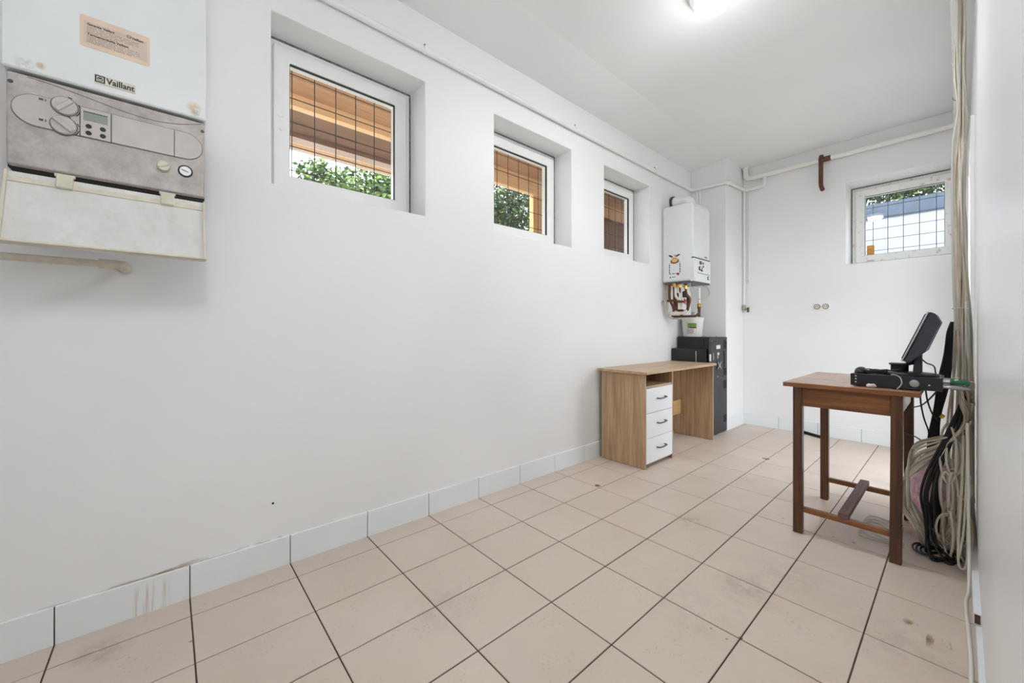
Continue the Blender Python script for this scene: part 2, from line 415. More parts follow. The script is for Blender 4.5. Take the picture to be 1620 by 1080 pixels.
# ceiling: flat slab, coved down a little along the left wall
ceil = MB()
prof = [(XL - .3, 2.692), (XL + .02, 2.694), (XL + .35, 2.738), (XR + .25, CEIL), (XR + .25, 2.95), (XL - .3, 2.95)]
ceil.prism([(x, z) for x, z in prof], -(YB - YF + .35 + .2), Matrix.Translation((0, YF - .2, 0)) @ MY)
c_ = ceil.build('ceiling', 'ceiling_paint'); tag(c_, 'plain white painted ceiling', 'ceiling', kind='structure')
pl = box('pillar', 'wall_paint', XL, -1.55, 4.215, YB, 0, 2.745, None, .006)
tag(pl, 'white square pillar in the back left corner', 'pillar', kind='structure')

# floor
fl = box('floor', 'grout', XL, XR + .25, YF, YB, -.1, -.0025)
tag(fl, 'beige ceramic tiled floor with dark joints', 'floor', kind='structure')
TXs, TYs, G = .2604, .3333, .0042
xl = [XL + .001] + [XL + .131 + i * TXs for i in range(8)]; xl = [x for x in xl if x < XR]
xl.append(XR - .0005)
y0 = .394 - 6 * TYs
yl = [YF] + [y for y in (y0 + k * TYs for k in range(30)) if YF + .02 < y < YB - .03] + [YB - .001]
tile_cache = {}
def tile_mesh(w, l, h=.006, c=.0016):
    k = (round(w, 4), round(l, 4))
    if k not in tile_cache:
        a, b = w / 2, l / 2
        vs = [(-a, -b, -h), (a, -b, -h), (a, b, -h), (-a, b, -h), (-a, -b, -c), (a, -b, -c), (a, b, -c), (-a, b, -c),
              (-a + c, -b + c, 0), (a - c, -b + c, 0), (a - c, b - c, 0), (-a + c, b - c, 0)]
        fs = [(8, 9, 10, 11)]
        for i in range(4):
            j = (i + 1) % 4; fs += [(i, j, 4 + j, 4 + i), (4 + i, 4 + j, 8 + j, 8 + i)]
        me = bpy.data.meshes.new('tile'); me.from_pydata(vs, [], fs); me.materials.append(MATS['floor_tile']); tile_cache[k] = me
    return tile_cache[k]
for i in range(len(xl) - 1):
    for j in range(len(yl) - 1):
        w = xl[i + 1] - xl[i] - G; l = yl[j + 1] - yl[j] - G
        if w < .008 or l < .01: continue
        cx, cy = (xl[i] + xl[i + 1]) / 2, (yl[j] + yl[j + 1]) / 2
        o = bpy.data.objects.new('tile', tile_mesh(w, l)); COL.objects.link(o); o.parent = fl
        o.location = (cx, cy, random.uniform(-.0004, .0002))

# baseboards
bl = thing('baseboard_left', 'bluish white tiled baseboard along the long left wall', 'baseboard', (XL, 0, 0), kind='structure')
ys = [YF] + [y for y in yl[1:-1] if y < 4.19] + [4.212]
for a, b in zip(ys, ys[1:]):
    box('tile', 'baseboard_tile', XL - .002, XL + .010, a + .0015, b - .0015, -.002, .119, bl, .0015)
box('joint_backing', 'grout', XL - .004, XL + .004, YF, 4.2, -.002, .117, bl)
bb = thing('baseboard_back', 'white tiled baseboard below the end wall window', 'baseboard', (-1.5, YB, 0), kind='structure')
xs = [-1.545, -1.22, -.90, -.585, -.27, .044]
for a, b in zip(xs, xs[1:]):
    box('tile', 'baseboard_tile', a + .0015, b - .0015, YB - .010, YB + .002, -.002, .118, bb, .0015)
box('joint_backing', 'grout', -1.54, .04, YB - .004, YB + .003, -.002, .116, bb)
bp = box('baseboard_pillar', 'baseboard_tile', -1.552, -1.540, 4.205, YB - .012, -.002, .118, None, .0015)
tag(bp, 'white baseboard tile on the side of the corner pillar', 'baseboard', kind='structure')
br = box('baseboard_right', 'trunking', XR - .013, XR + .006, YF, 3.23, -.001, .028, None, .003)
tag(br, 'low white baseboard strip at the foot of the right wall', 'baseboard', kind='structure')
MB().cyl((XL + .0008, .331, .272), (XL - .01, .331, .272), .0045, 12).build('anchor_hole', 'black_matte', wl)

# ------------------------------------------------------------------ windows
def window(n, M, a0, a1, b0, b1, label, pvc='pvc', screws=None):
    """M: local (a, b) plane, +z towards the room; frame back at z = -.05"""
    c = M @ Vector(((a0 + a1) / 2, b0, 0))
    w = thing('window_%d' % n, label, 'window', c, kind='structure')
    D = lambda z: M @ Matrix.Translation((0, 0, z))
    MB().ring(a0 + .003, a1 - .003, b0 + .003, b1 - .003, .048, .055, D(-.055)).build('frame', pvc, w, .003)
    s = MB().ring(a0 + .034, a1 - .034, b0 + .034, b1 - .034, .066, .062, D(-.042)).build('sash', pvc, w, .005)
    MB().ring(a0 + .099, a1 - .099, b0 + .099, b1 - .099, .0035, .016, D(-.004)).build('gasket', 'gasket', s)
    MB().prism([(a0 + .095, b0 + .095), (a1 - .095, b0 + .095), (a1 - .095, b1 - .095), (a0 + .095, b1 - .095)], .006, D(-.018)).build('pane', 'glass', s)
    MB().ring(a0 - .002, a1 + .002, b0 - .002, b1 + .002, .011, .018, D(-.016)).build('foam_seal', 'foam_gap', w)
    # drip cap strip on the reveal side
    if screws:
        for (sa, sb, r) in screws:
            MB().lathe([(r, 0), (r, .003), (r * .5, .004)], D(.02) @ Matrix.Translation((sa, sb, 0)), 12).build('handle_mount', pvc, s)
    return w
D_L = .17
ML = faceX(XL - D_L)
labs = ['white framed window recess nearest the large old boiler', 'white framed window in the middle of the long wall', 'white framed window next to the small wall boiler']
for i, (a, b) in enumerate(NICHE):
    window(i + 1, ML, a, b, *NZ, labs[i], 'pvc', [(a + .062, 1.99, .013), (a + .064, 1.925, .007)] if i == 0 else None)
MBk = faceY(YB + .272)
w4 = window(4, MBk, *BW, 'stained white window in the end wall with wire grid', 'pvc_stained')
MB().prism([(-.582, 1.708), (-.53, 1.708), (-.53, 1.80), (-.582, 1.80)], .002, faceY(YB + .272 + .012)).build('amber_sticker', 'amber_tape', w4)['label'] = 'amber sticker on the lower left of the pane'
MB().box(-.578, -.528, YB + .245, YB + .256, 1.615, 1.66).build('tape_scrap', 'sticker_cream', w4)

def grille(M, a0, a1, b0, b1, da, db, label, aoff=0.0, boff=0.0):
    c = M @ Vector(((a0 + a1) / 2, b0, 0)); g = thing('window_grille', label, 'grille', c, 'wire grilles outside the windows')
    a = a0 + aoff
    while a < a1 + .001:
        MB().cyl(M @ Vector((a, b0, 0)), M @ Vector((a, b1, 0)), .0024, 6).build('bar', 'wire', g); a += da
    b = b0 + boff
    while b < b1 + .001:
        MB().cyl(M @ Vector((a0, b, .004)), M @ Vector((a1, b, .004)), .0024, 6).build('bar', 'wire', g); b += db
MG = faceX(XL - TL - .03)
for (a, b), nm in zip(NICHE, ('the window nearest the large boiler', 'the middle window', 'the window beside the small boiler')):
    grille(MG, a, b, NZ[0], NZ[1], .103, .118, 'dark welded wire grille outside ' + nm, .03, .05)
grille(faceY(YB + TB + .03), BW[0], BW[1], BW[2], BW[3], .103, .103, 'dark welded wire grille outside the end wall window', .04, .05)

# ------------------------------------------------------------------ large old boiler (near left)
XF = -1.62
B1 = thing('wall_boiler', 'large old white wall boiler with open control flap at left', 'boiler', (XL, -.11, 1.42))
MB().box(XL, XF, -.326, .094, 1.681, 2.24).build('upper_casing', 'boiler_enamel_old', B1, .006)
MB().box(XL, XF - .03, -.318, .09, 1.43, 1.70).build('back_body', 'black_gap', B1)
pn = MB().box(XF - .05, XF - .006, -.316, .089, 1.432, 1.673).build('control_panel', 'panel_plastic', B1, .004)
MP = faceX(XF - .006)
def pod_pts(grow=0):
    pts = []
    zc, hh = 1.5835, .0415 + grow
    for k in range(15):
        a = -PI / 2 + PI * k / 14; pts.append((.04 + math.cos(a) * (.043 + grow), zc + hh * math.sin(a) + .002))
    for k in range(15):
        a = PI / 2 + PI * k / 14; pts.append((-.262 + math.cos(a) * (.045 + grow), zc + hh * math.sin(a)))
    return pts
MB().prism(pod_pts(.0016), .0012, MP).build('pod_groove', 'ink_grey', pn)
MB().prism(pod_pts(), .004, MP).build('instrument_pod', 'pod_plastic', pn, .0015)
MP2 = faceX(XF - .002)
for (y, z), lab in (((-.214, 1.613), 'upper round dial'), ((-.216, 1.560), 'lower round dial')):
    R = Matrix.Translation((XF - .002, y, z)) @ MX
    MB().lathe([(.0265, 0), (.0265, .001)], R, 28).build('dial_ring', 'ink_grey', pn)
    MB().lathe([(.0245, 0), (.024, .006), (.0225, .008)], R, 28).build('dial', 'pod_plastic', pn, smooth=True)['label'] = lab
    Rr = R @ Matrix.Rotation(math.radians(-38 if z < 1.58 else 50), 4, 'Z')
    MB().box(-.022, .022, -.0055, .0055, .006, .0145, Rr).build('dial_grip', 'pod_plastic', pn, .002)
    for a in (70, 20, -20, -35):
        q = R @ Matrix.Rotation(math.radians(a), 4, 'Z')
        MB().box(.0275, .0295, -.004, .004, 0, .0006, q).build('dial_mark', 'ink', pn)
for z in (1.617, 1.562):
    MB().box(XF - .0025, XF - .0014, -.2605, -.2525, z - .003, z + .003).build('symbol', 'ink_grey', pn)
    MB().box(XF - .0025, XF - .0014, -.2495, -.2475, z - .0035, z + .0035).build('symbol', 'ink_grey', pn)
lm = MB().box(XF - .006, XF + .001, -.185, -.1255, 1.5425, 1.6225).build('display_module', 'pod_plastic', pn, .0012)
MB().box(XF, XF + .0014, -.179, -.1315, 1.588, 1.613).build('lcd_screen', 'lcd', lm)
MB().box(XF, XF + .0018, -.179, -.1315, 1.6115, 1.6135).build('screen_shadow_lip', 'ink', lm)
for y in (-.169, -.141):
    for z in (1.573, 1.554):
        MB().lathe([(.0062, 0), (.0055, .0025), (.002, .003)], Matrix.Translation((XF + .001, y, z)) @ MX, 16).build('button', 'ink', lm)
MB().box(XF - .003, XF - .0008, -.1865, -.1852, 1.541, 1.6235).build('seam', 'ink', pn)
MB().box(XF - .003, XF - .0008, -.1252, -.1238, 1.541, 1.6235).build('seam', 'ink', pn)
MB().box(XF - .004, XF - .0012, -.1225, .0135, 1.5435, 1.6235).build('blanking_cover', 'pod_plastic', pn, .001)
MB().box(XF - .004, XF - .0014, .0138, .0152, 1.5425, 1.6245).build('seam', 'ink', pn)
R = Matrix.Translation((XF - .006, -.011, 1.504)) @ MX
MB().lathe([(.0165, 0), (.0155, .014), (.014, .016)], R, 22).build('small_knob', 'aged_plastic', pn, smooth=True)
MB().box(-.013, .013, -.003, .003, .014, .021, R @ Matrix.Rotation(.5, 4, 'Z')).build('small_knob_grip', 'aged_plastic', pn, .0015)
R = Matrix.Translation((XF - .006, .041, 1.504)) @ MX
ga = MB().lathe([(.0185, 0), (.0185, .004), (.0150, .0045)], R, 26).build('pressure_gauge', 'ink', pn)
MB().lathe([(.0145, 0), (.0145, .0047)], R, 26).build('gauge_face', 'white_print', ga)
MB().box(-.010, .008, -.0008, .0008,   .0047, .0056, R @ Matrix.Rotation(-.35, 4, 'Z')).build('gauge_needle', 'ink', ga)
for y in (-.309, .0835):
    MB().lathe([(.005, 0), (.004, .002)], Matrix.Translation((XF - .006, y, 1.646)) @ MX, 12).build('panel_screw', 'dark_steel', pn)
# curved moulding line over the pod
MB().tube([Vector((XF - .0058, -.28 + .36 * u, 1.668 - .028 * math.sin(PI * (u ** 1.6)) + .0 * u)) for u in [i / 24 for i in range(25)]], .0009, 5).build('moulding_line', 'ink_grey', pn)
# badge + sticker with lettering
bd = MB().box(XF, XF + .0025, -.158, -.0735, 1.702, 1.7265).build('badge', 'badge', B1, .0006)
MT = faceX(XF + .0027)
MB().ring(-.1565, -.1365, 1.7045, 1.7245, .0028, .0005, MT).build('emblem_frame', 'ink', bd)
R = Matrix.Translation((XF + .0026, -.1465, 1.7145)) @ MX
MB().lathe([(.0058, 0), (.0058, .0006)], R, 20).build('emblem_ring', 'ink', bd)
MB().lathe([(.0042, 0), (.0042, .0009)], R, 20).build('emblem_ring_inner', 'badge', bd)
MB().box(-.003, .003, -.0006, .003, 0, .0012, R).build('emblem_mark', 'ink', bd)
text('lettering', 'Vaillant', .0235, MT @ Matrix.Translation((-.1345, 1.7065, 0)), 'ink', bd, .059, .0006)
stk = MB()
n_ = []
for cx, cy, a0 in ((-.048, 1.802, -90), (-.048, 1.878, 0), (-.180, 1.878, 90), (-.180, 1.802, 180)):
    for k in range(5):
        a = math.radians(a0 + 22.5 * k); n_.append((cx + .006 * math.cos(a), cy + .006 * math.sin(a)))
stk = MB().prism(n_, .0008, faceX(XF)).build('sticker', 'sticker_cream', B1)
stk['label'] = 'cream notice sticker printed with small text'
MB().box(XF + .0007, XF + .0011, -.178, -.048, 1.808, 1.868).build('sticker_field', 'sticker_pale', stk)
MT2 = faceX(XF + .0013)
def tx(body, y, z, size, w=None, m='ink', b=0.0): text('lettering', body, size, MT2 @ Matrix.Translation((y, z, 0)), m, stk, w, b)
tx('Garantie Vaillant', -.172, 1.8585, .0085, .055, 'ink', .0003)
tx('Vaillant', -.082, 1.861, .0095, .026, 'ink', .0003)
MB().ring(-.0915, -.0835, 1.861, 1.8685, .0012, .0004, MT2).build('emblem_frame', 'ink', stk)
for i, z in enumerate((1.8525, 1.8475, 1.8425, 1.8375)):
    tx(['iiiiiili lilii iiilii iliiil liiii liiiiil', 'liiiilii iiliii liiiil iiilii lilliiiii', 'liiiil liiii iiliiil llliiil iiiillii iil', 'iilliiii liiii lliiii'][i], -.172, z, .0045, .105 if i < 3 else .06, 'ink_grey')
tx('Termenonduitia Vaillant', -.172, 1.8305, .0085, .084, 'ink', .0003)
for i, z in enumerate((1.825, 1.820, 1.815, 1.810)):
    tx(['liiilii iiiiliil liiilii lilil iiliil liii', 'iiliiil liiiii liliil iilii liiiil iilii', 'liiil liiilii liliiil iiiilil liilii lii', 'iiliiil lilii liiiil lii'][i], -.172, z, .0045, .108 if i < 3 else .09, 'ink_grey')
# hinged flap hanging open, lower edge swung forward
hz, hx = 1.408, XF - .004
ang = math.atan2(.066, .196)
MF = Matrix.Translation((hx, 0, hz)) @ Matrix.Rotation(-ang, 4, 'Y')
fp = MB().box(-.006, .004, -.316, .0885, -.205, .004, MF).build('flap', 'flap_plastic', B1, .003)
for y_ in (-.316, .0835): MB().box(.004, .014, y_, y_ + .005, -.205, 0, MF).build('flap_rim', 'aged_plastic', fp)
MB().box(.004, .016, -.316, .0885, -.205, -.199, MF).build('flap_lip', 'aged_plastic', fp, .001)
MB().box(.004, .007, -.312, .085, -.028, -.012, MF).build('flap_rail', 'aged_plastic', fp, .001)
for y in (-.213, -.002):
    MB().box(.002, .016, y - .016, y + .016, -.03, .012, MF).build('hinge', 'aged_plastic', fp, .003)
    MB().cyl(MF @ Vector((.010, y - .019, .010)), MF @ Vector((.010, y + .019, .010)), .0045, 10).build('hinge_pin', 'aged_plastic', fp)
dp = thing('drain_pipe', 'cream drain pipe with elbow under the large boiler', 'pipe', (-1.8, -.3, 1.21))
MB().tube([(-1.80, -.75, 1.210), (-1.80, -.14, 1.210)], .0115, 14).build('pipe_run', 'aged_plastic', dp, smooth=True)
MB().tube([(-1.80, -.165, 1.210), (-1.80, -.125, 1.210)], .0155, 14).build('socket', 'aged_plastic', dp, smooth=True)
MB().tube(bent_path([(-1.80, -.13, 1.210), (-1.80, -.11, 1.210), (-1.90, -.11, 1.206)], .02), .0145, 14).build('elbow', 'aged_plastic', dp, smooth=True)

# ------------------------------------------------------------------ small boiler by the pillar
B2 = thing('wall_boiler', 'small white wall boiler with animal sticker beside the corner pillar', 'boiler', (XL, 3.78, 1.44))
bx0, bx1, by0, by1 = XL, -1.6, 3.592, 3.955
MB().box(bx0, bx1 - .004, by0, by1, 1.455, 2.185).build('casing', 'boiler_enamel', B2, .028, seg=4)
MB().box(bx0 + .01, bx1, by0 + .001, by1 - .001, 1.672, 2.165).build('front_cover', 'boiler_enamel', B2, .02, seg=4)
MB().box(bx0 + .03, bx1 - .002, by0 + .006, by1 - .006, 1.44, 1.46).build('underside', 'dark_steel', B2)
MB().box(bx1 - .03, bx1 - .001, by0 + .004, by1 - .004, 1.664, 1.674).build('cover_gap', 'black_gap', B2)
cp = MB().box(bx1 - .03, bx1 + .006, by0 + .002, by1 - .002, 1.452, 1.664).build('control_panel', 'boiler_enamel', B2, .004)
MX2 = lambda x, y, z: Matrix.Translation((x, y, z)) @ MX
n_ = [(3.66 + .05 * math.cos(math.radians(a)), 1.585 + .05 * math.sin(math.radians(a))) for a in range(90, 275, 15)] + [(3.93, 1.535), (3.93, 1.54), (3.70, 1.56), (3.70, 1.635)]
MB().prism(n_, .002, faceX(bx1 + .006)).build('panel_swoosh', 'white_print', cp)
MB().box(bx1 + .006, bx1 + .0075, 3.66, 3.93, 1.530, 1.534).build('panel_line', 'ink_grey', cp)
MB().box(bx1 + .006, bx1 + .0085, 3.705, 3.75, 1.615, 1.645).build('display', 'dark_steel', cp)
for y, z in ((3.70, 1.575), (3.745, 1.568)):
    MB().lathe([(.019, 0), (.018, .012), (.012, .014)], MX2(bx1 + .006, y, z), 16).build('dial', 'dark_steel', cp, smooth=True)
    MB().lathe([(.0125, 0), (.0125, .016)], MX2(bx1 + .006, y, z), 16).build('dial_cap', 'white_print', cp)
for z in (1.60, 1.63): MB().box(bx1 + .006, bx1 + .008, 3.77, 3.80, z - .008, z + .008).build('button', 'ink_grey', cp)
MB().lathe([(.018, 0), (.018, .006)], MX2(bx1 + .006, 3.895, 1.50), 18).build('pressure_gauge', 'ink', cp)
MB().lathe([(.0135, 0), (.0135, .007)], MX2(bx1 + .006, 3.895, 1.50), 18).build('gauge_face', 'white_print', cp)
for y, z in ((3.61, 1.645), (3.61, 1.475)): MB().lathe([(.004, 0), (.004, .002)], MX2(bx1 + .006, y, z), 8).build('panel_screw', 'dark_steel', cp)
MB().box(bx1, bx1 + .002, 3.83, 3.875, 1.690, 1.700).build('nameplate', 'ink_grey', B2)
# generic cow sticker on the side facing the room
FY = lambda y: faceY(y)
def blob(cx, cz, rx, rz, rot=0, n=16):
    return [(cx + rx * math.cos(a) * math.cos(rot) - rz * math.sin(a) * math.sin(rot), cz + rx * math.cos(a) * math.sin(rot) + rz * math.sin(a) * math.cos(rot)) for a in [2 * PI * k / n for k in range(n)]]
cs = MB().prism(blob(-1.775, 1.655, .042, .026), .0012, FY(by0)).build('animal_sticker', 'cow_brown', B2)
MB().prism(blob(-1.775, 1.668, .03, .024), .0018, FY(by0)).build('sticker_face', 'cow_tan', cs)
for sx, rt in ((-.038, -.5), (.03, .4)):
    MB().prism(blob(-1.775 + sx, 1.705, .024, .008, rt), .0014, FY(by0)).build('sticker_ear', 'label_dark', cs)
MB().prism(blob(-1.773, 1.708, .013, .012), .0014, FY(by0)).build('sticker_tuft', 'cow_tan', cs)
for sx in (-.009, .009): MB().prism(blob(-1.775 + sx, 1.678, .0035, .005), .0024, FY(by0)).build('sticker_eye', 'ink', cs)
fr_ = MB().ring(-1.828, -1.722, 1.535, 1.640, .0015, .0012, FY(by0)).build('note_sticker', 'ink_grey', B2)
for z in (1.62, 1.60, 1.575, 1.553):
    for x in (-1.826, -1.724): MB().prism(blob(x, z, .004, .009), .0016, FY(by0)).build('sticker_spot', 'ink', fr_)
for x in (-1.82, -1.795, -1.782, -1.76, -1.75, -1.738): MB().prism(blob(x, 1.537, .005, .004), .0016, FY(by0)).build('sticker_spot', 'ink', fr_)
MB().prism([(-1.742, 1.515), (-1.728, 1.529), (-1.742, 1.543 - .0), (-1.756, 1.529)], .0016, FY(by0)).build('magenta_sticker', 'magenta', B2)
MB().prism(blob(-1.818, 1.503, .0065, .0065), .0016, FY(by0)).build('brand_dot', 'ink', B2)
MB().box(-1.802, -1.765, by0 - .0014, by0, 1.502, 1.508).build('brand_line', 'ink_grey', B2)
fu = thing('flue_pipe', 'short white flue elbow on top of the small boiler', 'flue', (-1.75, 3.80, 2.18))
MB().tube(bent_path([(-1.72, 3.80, 2.17), (-1.72, 3.80, 2.262), (XL, 3.80, 2.275)], .055), .045, 20).build('elbow', 'pipe_paint', fu, smooth=True)
MB().tube([(XL, 3.80, 2.275), (XL + .022, 3.80, 2.275)], .062, 22).build('wall_collar', 'dark_steel', fu, smooth=True)
MB().tube([(XL + .022, 3.80, 2.274), (XL + .04, 3.80, 2.272)], .05, 22).build('clamp_band', 'pipe_paint', fu, smooth=True)

pw = thing('boiler_pipework', 'tangle of brass and copper pipes hanging under the small boiler', 'pipes', (-1.75, 3.78, 1.2))
def tb(name, m, pts, r, parent, rad=.03, n=10): return MB().tube(bent_path(pts, rad), r, n).build(name, m, parent, smooth=True)
tb('copper_pipe', 'copper', [(-1.85, 3.64, 1.45), (-1.85, 3.64, 1.30), (-1.82, 3.66, 1.22), (-1.82, 3.66, 1.16)], .011, pw)
tb('copper_pipe', 'copper', [(-1.80, 3.66, 1.45), (-1.80, 3.66, 1.20), (-1.72, 3.68, 1.18)], .013, pw)
tb('white_hose', 'cable_white', [(-1.78, 3.62, 1.43), (-1.78, 3.62, 1.32), (-1.745, 3.62, 1.29), (-1.745, 3.62, 1.20)], .012, pw)
tb('white_hose', 'cable_white', [(-1.725, 3.63, 1.44), (-1.725, 3.63, 1.20)], .010, pw)
tb('copper_pipe', 'copper', [(-1.70, 3.66, 1.45), (-1.70, 3.66, 1.34), (-1.66, 3.67, 1.30), (-1.68, 3.67, 1.22)], .011, pw)
tb('cream_pipe', 'aged_plastic', [(-1.88, 3.66, 1.44), (-1.88, 3.66, 1.30), (-1.90, 3.66, 1.29)], .012, pw)
tb('grey_hose', 'cable_grey', [(-1.90, 3.60, 1.29), (-1.87, 3.60, 1.28), (-1.87, 3.61, 1.16), (-1.84, 3.66, 1.12), (-1.82, 3.75, 1.12)], .010, pw)
tb('white_manifold', 'cable_white', [(-1.86, 3.65, 1.165), (-1.71, 3.65, 1.165), (-1.69, 3.66, 1.19)], .016, pw)
tb('rusty_pipe', 'rust', [(-1.85, 3.68, 1.135), (-1.62, 3.70, 1.135), (-1.60, 3.72, 1.17), (-1.60, 3.72, 1.22)], .011, pw)
tb('copper_pipe', 'copper', [(-1.83, 3.70, 1.45), (-1.83, 3.70, 1.25), (-1.76, 3.70, 1.23), (-1.76, 3.70, 1.14)], .014, pw)
tb('copper_pipe', 'rust', [(-1.76, 3.68, 1.44), (-1.76, 3.68, 1.36), (-1.69, 3.68, 1.34), (-1.69, 3.68, 1.19), (-1.74, 3.68, 1.18)], .013, pw)
tb('copper_pipe', 'rust', [(-1.86, 3.62, 1.285), (-1.77, 3.60, 1.285), (-1.76, 3.60, 1.275)], .011, pw)
MB().box(-1.815, -1.775, 3.64, 3.68, 1.19, 1.36).build('pump_block', 'rust', pw, .006)
MB().lathe([(.02, 0), (.022, .01), (.022, .05), (.014, .06)], Matrix.Translation((-1.70, 3.64, 1.31)), 10).build('valve_block', 'black_metal', pw)
MB().lathe([(.014, 0), (.014, .02), (.01, .03)], Matrix.Translation((-1.66, 3.72, 1.146)), 10).build('brass_nut', 'steel', pw)
for x, y, z, r in ((-1.785, 3.61, 1.415, .018), (-1.745, 3.62, 1.405, .02), (-1.70, 3.65, 1.39, .016)):
    MB().lathe([(r, 0), (r, .03), (r * .7, .034)], Matrix.Translation((x, y, z)), 6).build('brass_nut', 'brass', pw)
MB().cyl((-1.76, 3.60, 1.275), (-1.70, 3.61, 1.27), .012, 10).build('valve_body', 'copper', pw)
vh = MB().lathe([(.008, 0), (.008, .02)], Matrix.Translation((-1.70, 3.61, 1.27)) @ MX, 10).build('red_valve_hub', 'red_plastic', pw)
for k in range(4):
    q = Matrix.Translation((-1.685, 3.61, 1.27)) @ MX @ Matrix.Rotation(k * PI / 2 + .5, 4, 'Z')
    MB().box(.004, .030, -.006, .006, -.004, .004, q).build('red_valve_spoke', 'red_plastic', vh, .002)
tb('gas_pipe', 'pipe_paint', [(-1.62, 3.76, 1.40), (-1.62, 3.76, 1.24)], .010, pw)
tb('gas_lower_pipe', 'rust', [(-1.62, 3.76, 1.205), (-1.62, 3.76, 1.13)], .012, pw)
MB().lathe([(.016, 0), (.018, .01), (.018, .045), (.012, .055)], Matrix.Translation((-1.62, 3.76, 1.20)), 8).build('brass_valve', 'brass', pw)
MB().tube(smooth_path([(-1.64, 3.62, 1.44), (-1.635, 3.62, 1.36), (-1.60, 3.66, 1.30), (-1.56, 3.74, 1.29), (-1.545, 3.80, 1.34), (-1.56, 3.80, 1.40), (-1.60, 3.78, 1.42)]), .004, 8).build('thin_cable', 'cable_grey', pw, smooth=True)

# ------------------------------------------------------------------ black cabinet, tub
K = thing('metal_cabinet', 'tall black metal cabinet standing against the corner pillar', 'cabinet', (-1.7, 4.0, 0))
MB().box(XL + .015, -1.545, 3.885, 4.198, .01, .938).build('body', 'black_metal', K, .004)
MB().box(XL + .004, -1.56, 3.775, 3.885, .01, .826).build('lower_front_box', 'black_gloss', K, .004)
sp = MB().box(-1.545, -1.536, 3.775, 4.198, .01, .936).build('side_panel', 'black_metal', K, .002)
MB().box(-1.537, -1.533, 3.80, 4.10, .02, .90).build('service_plate', 'black_metal', sp, .002)
for z0, z1 in ((.82, .91), (.56, .63), (.43, .51), (.10, .17)):
    MB().box(-1.536, -1.5335, 4.115, 4.185, z0, z1).build('vent_recess', 'black_matte', sp)
MB().box(-1.536, -1.5325, 4.12, 4.135, .64, .80).build('vent_slot', 'black_matte', sp)
MB().box(-1.534, -1.531, 3.93, 4.02, .825, .86).build('rating_label', 'paper', sp)
MB().box(-1.534, -1.531, 3.955, 3.995, .765, .79).build('warning_label', 'paper', sp)
MB().box(-1.534, -1.531, 3.955, 3.97, .735, .76).build('warning_label', 'paper', sp)
MB().box(-1.536, -1.527, 3.845, 3.86, .72, .79).build('latch', 'steel', sp, .002)
MB().box(-1.536, -1.527, 3.775, 3.80, .715, .78).build('latch', 'paper', sp, .002)
for a in (40, 140):
    q = Matrix.Translation((-1.526, 3.985, .665)) @ MX @ Matrix.Rotation(math.radians(a), 4, 'Z')
    MB().box(-.055, .055, -.008, .008, -.004, .004, q).build('star_handle', 'steel', sp, .002)
MB().lathe([(.016, 0), (.014, .014)], MX2(-1.535, 3.985, .665), 14).build('handle_hub', 'steel', sp)
for z in (.56, .50): MB().lathe([(.008, 0), (.008, .005)], MX2(-1.534, 3.96, z), 10).build('bolt', 'steel', sp)
for y, z in ((3.83, .90), (4.17, .90)): MB().lathe([(.006, 0), (.005, .004)], MX2(-1.535, y, z), 10).build('bolt', 'steel', sp)
MB().box(-1.73, -1.63, 3.882, 3.886, .86, .915).build('front_window', 'black_gloss', K, .001)
MB().box(-1.66, -1.652, 3.770, 3.777, .70, .805).build('front_handle', 'steel', K, .002)
MB().lathe([(.006, 0), (.006, .012)], Matrix.Translation((-1.56, 4.0, .936)), 8).build('top_bolt', 'steel', K)
T = thing('plastic_tub', 'white plastic tub with printed label on the black cabinet', 'tub', (-1.79, 4.0, .9385))
MB().lathe([(.083, 0), (.088, .01), (.10, .165), (.104, .165), (.104, .178), (.096, .178), (.085, .02), (.0, .015)], Matrix.Translation((-1.79, 4.0, .9385)), 28, False).build('bucket', 'tub_white', T, smooth=True)
MB().lathe([(.106, .0), (.106, .012), (.1, .016), (0, .016)], Matrix.Translation((-1.79, 4.0, 1.112)), 28, False).build('lid', 'tub_white', T, smooth=True)
def tub_patch(name, m, a0, a1, z0, z1, parent, e=.0012):
    mb = MB(); n = 8
    for i in range(n + 1):
        a = math.radians(a0 + (a1 - a0) * i / n)
        for z in (z0, z1):
            r = .088 + (.100 - .088) * (z - .01) / .155 + e
            mb.v.append((-1.79 + r * math.cos(a), 4.0 + r * math.sin(a), .9385 + z))
    mb.f = [(2 * i, 2 * i + 2, 2 * i + 3, 2 * i + 1) for i in range(n)]
    return mb.build(name, m, parent)
lb = tub_patch('label', 'paper', -105, -40, .015, .14, T)
tub_patch('label_picture', 'label_green', -92, -45, .085, .135, lb, .0018); tub_patch('label_band', 'label_dark', -80, -45, .085, .098, lb, .0022)
for i, z in enumerate((.072, .062, .052, .042, .032)): tub_patch('label_text', 'ink_grey', -98, -58 - 4 * (i % 2), z, z + .004, lb, .0018)

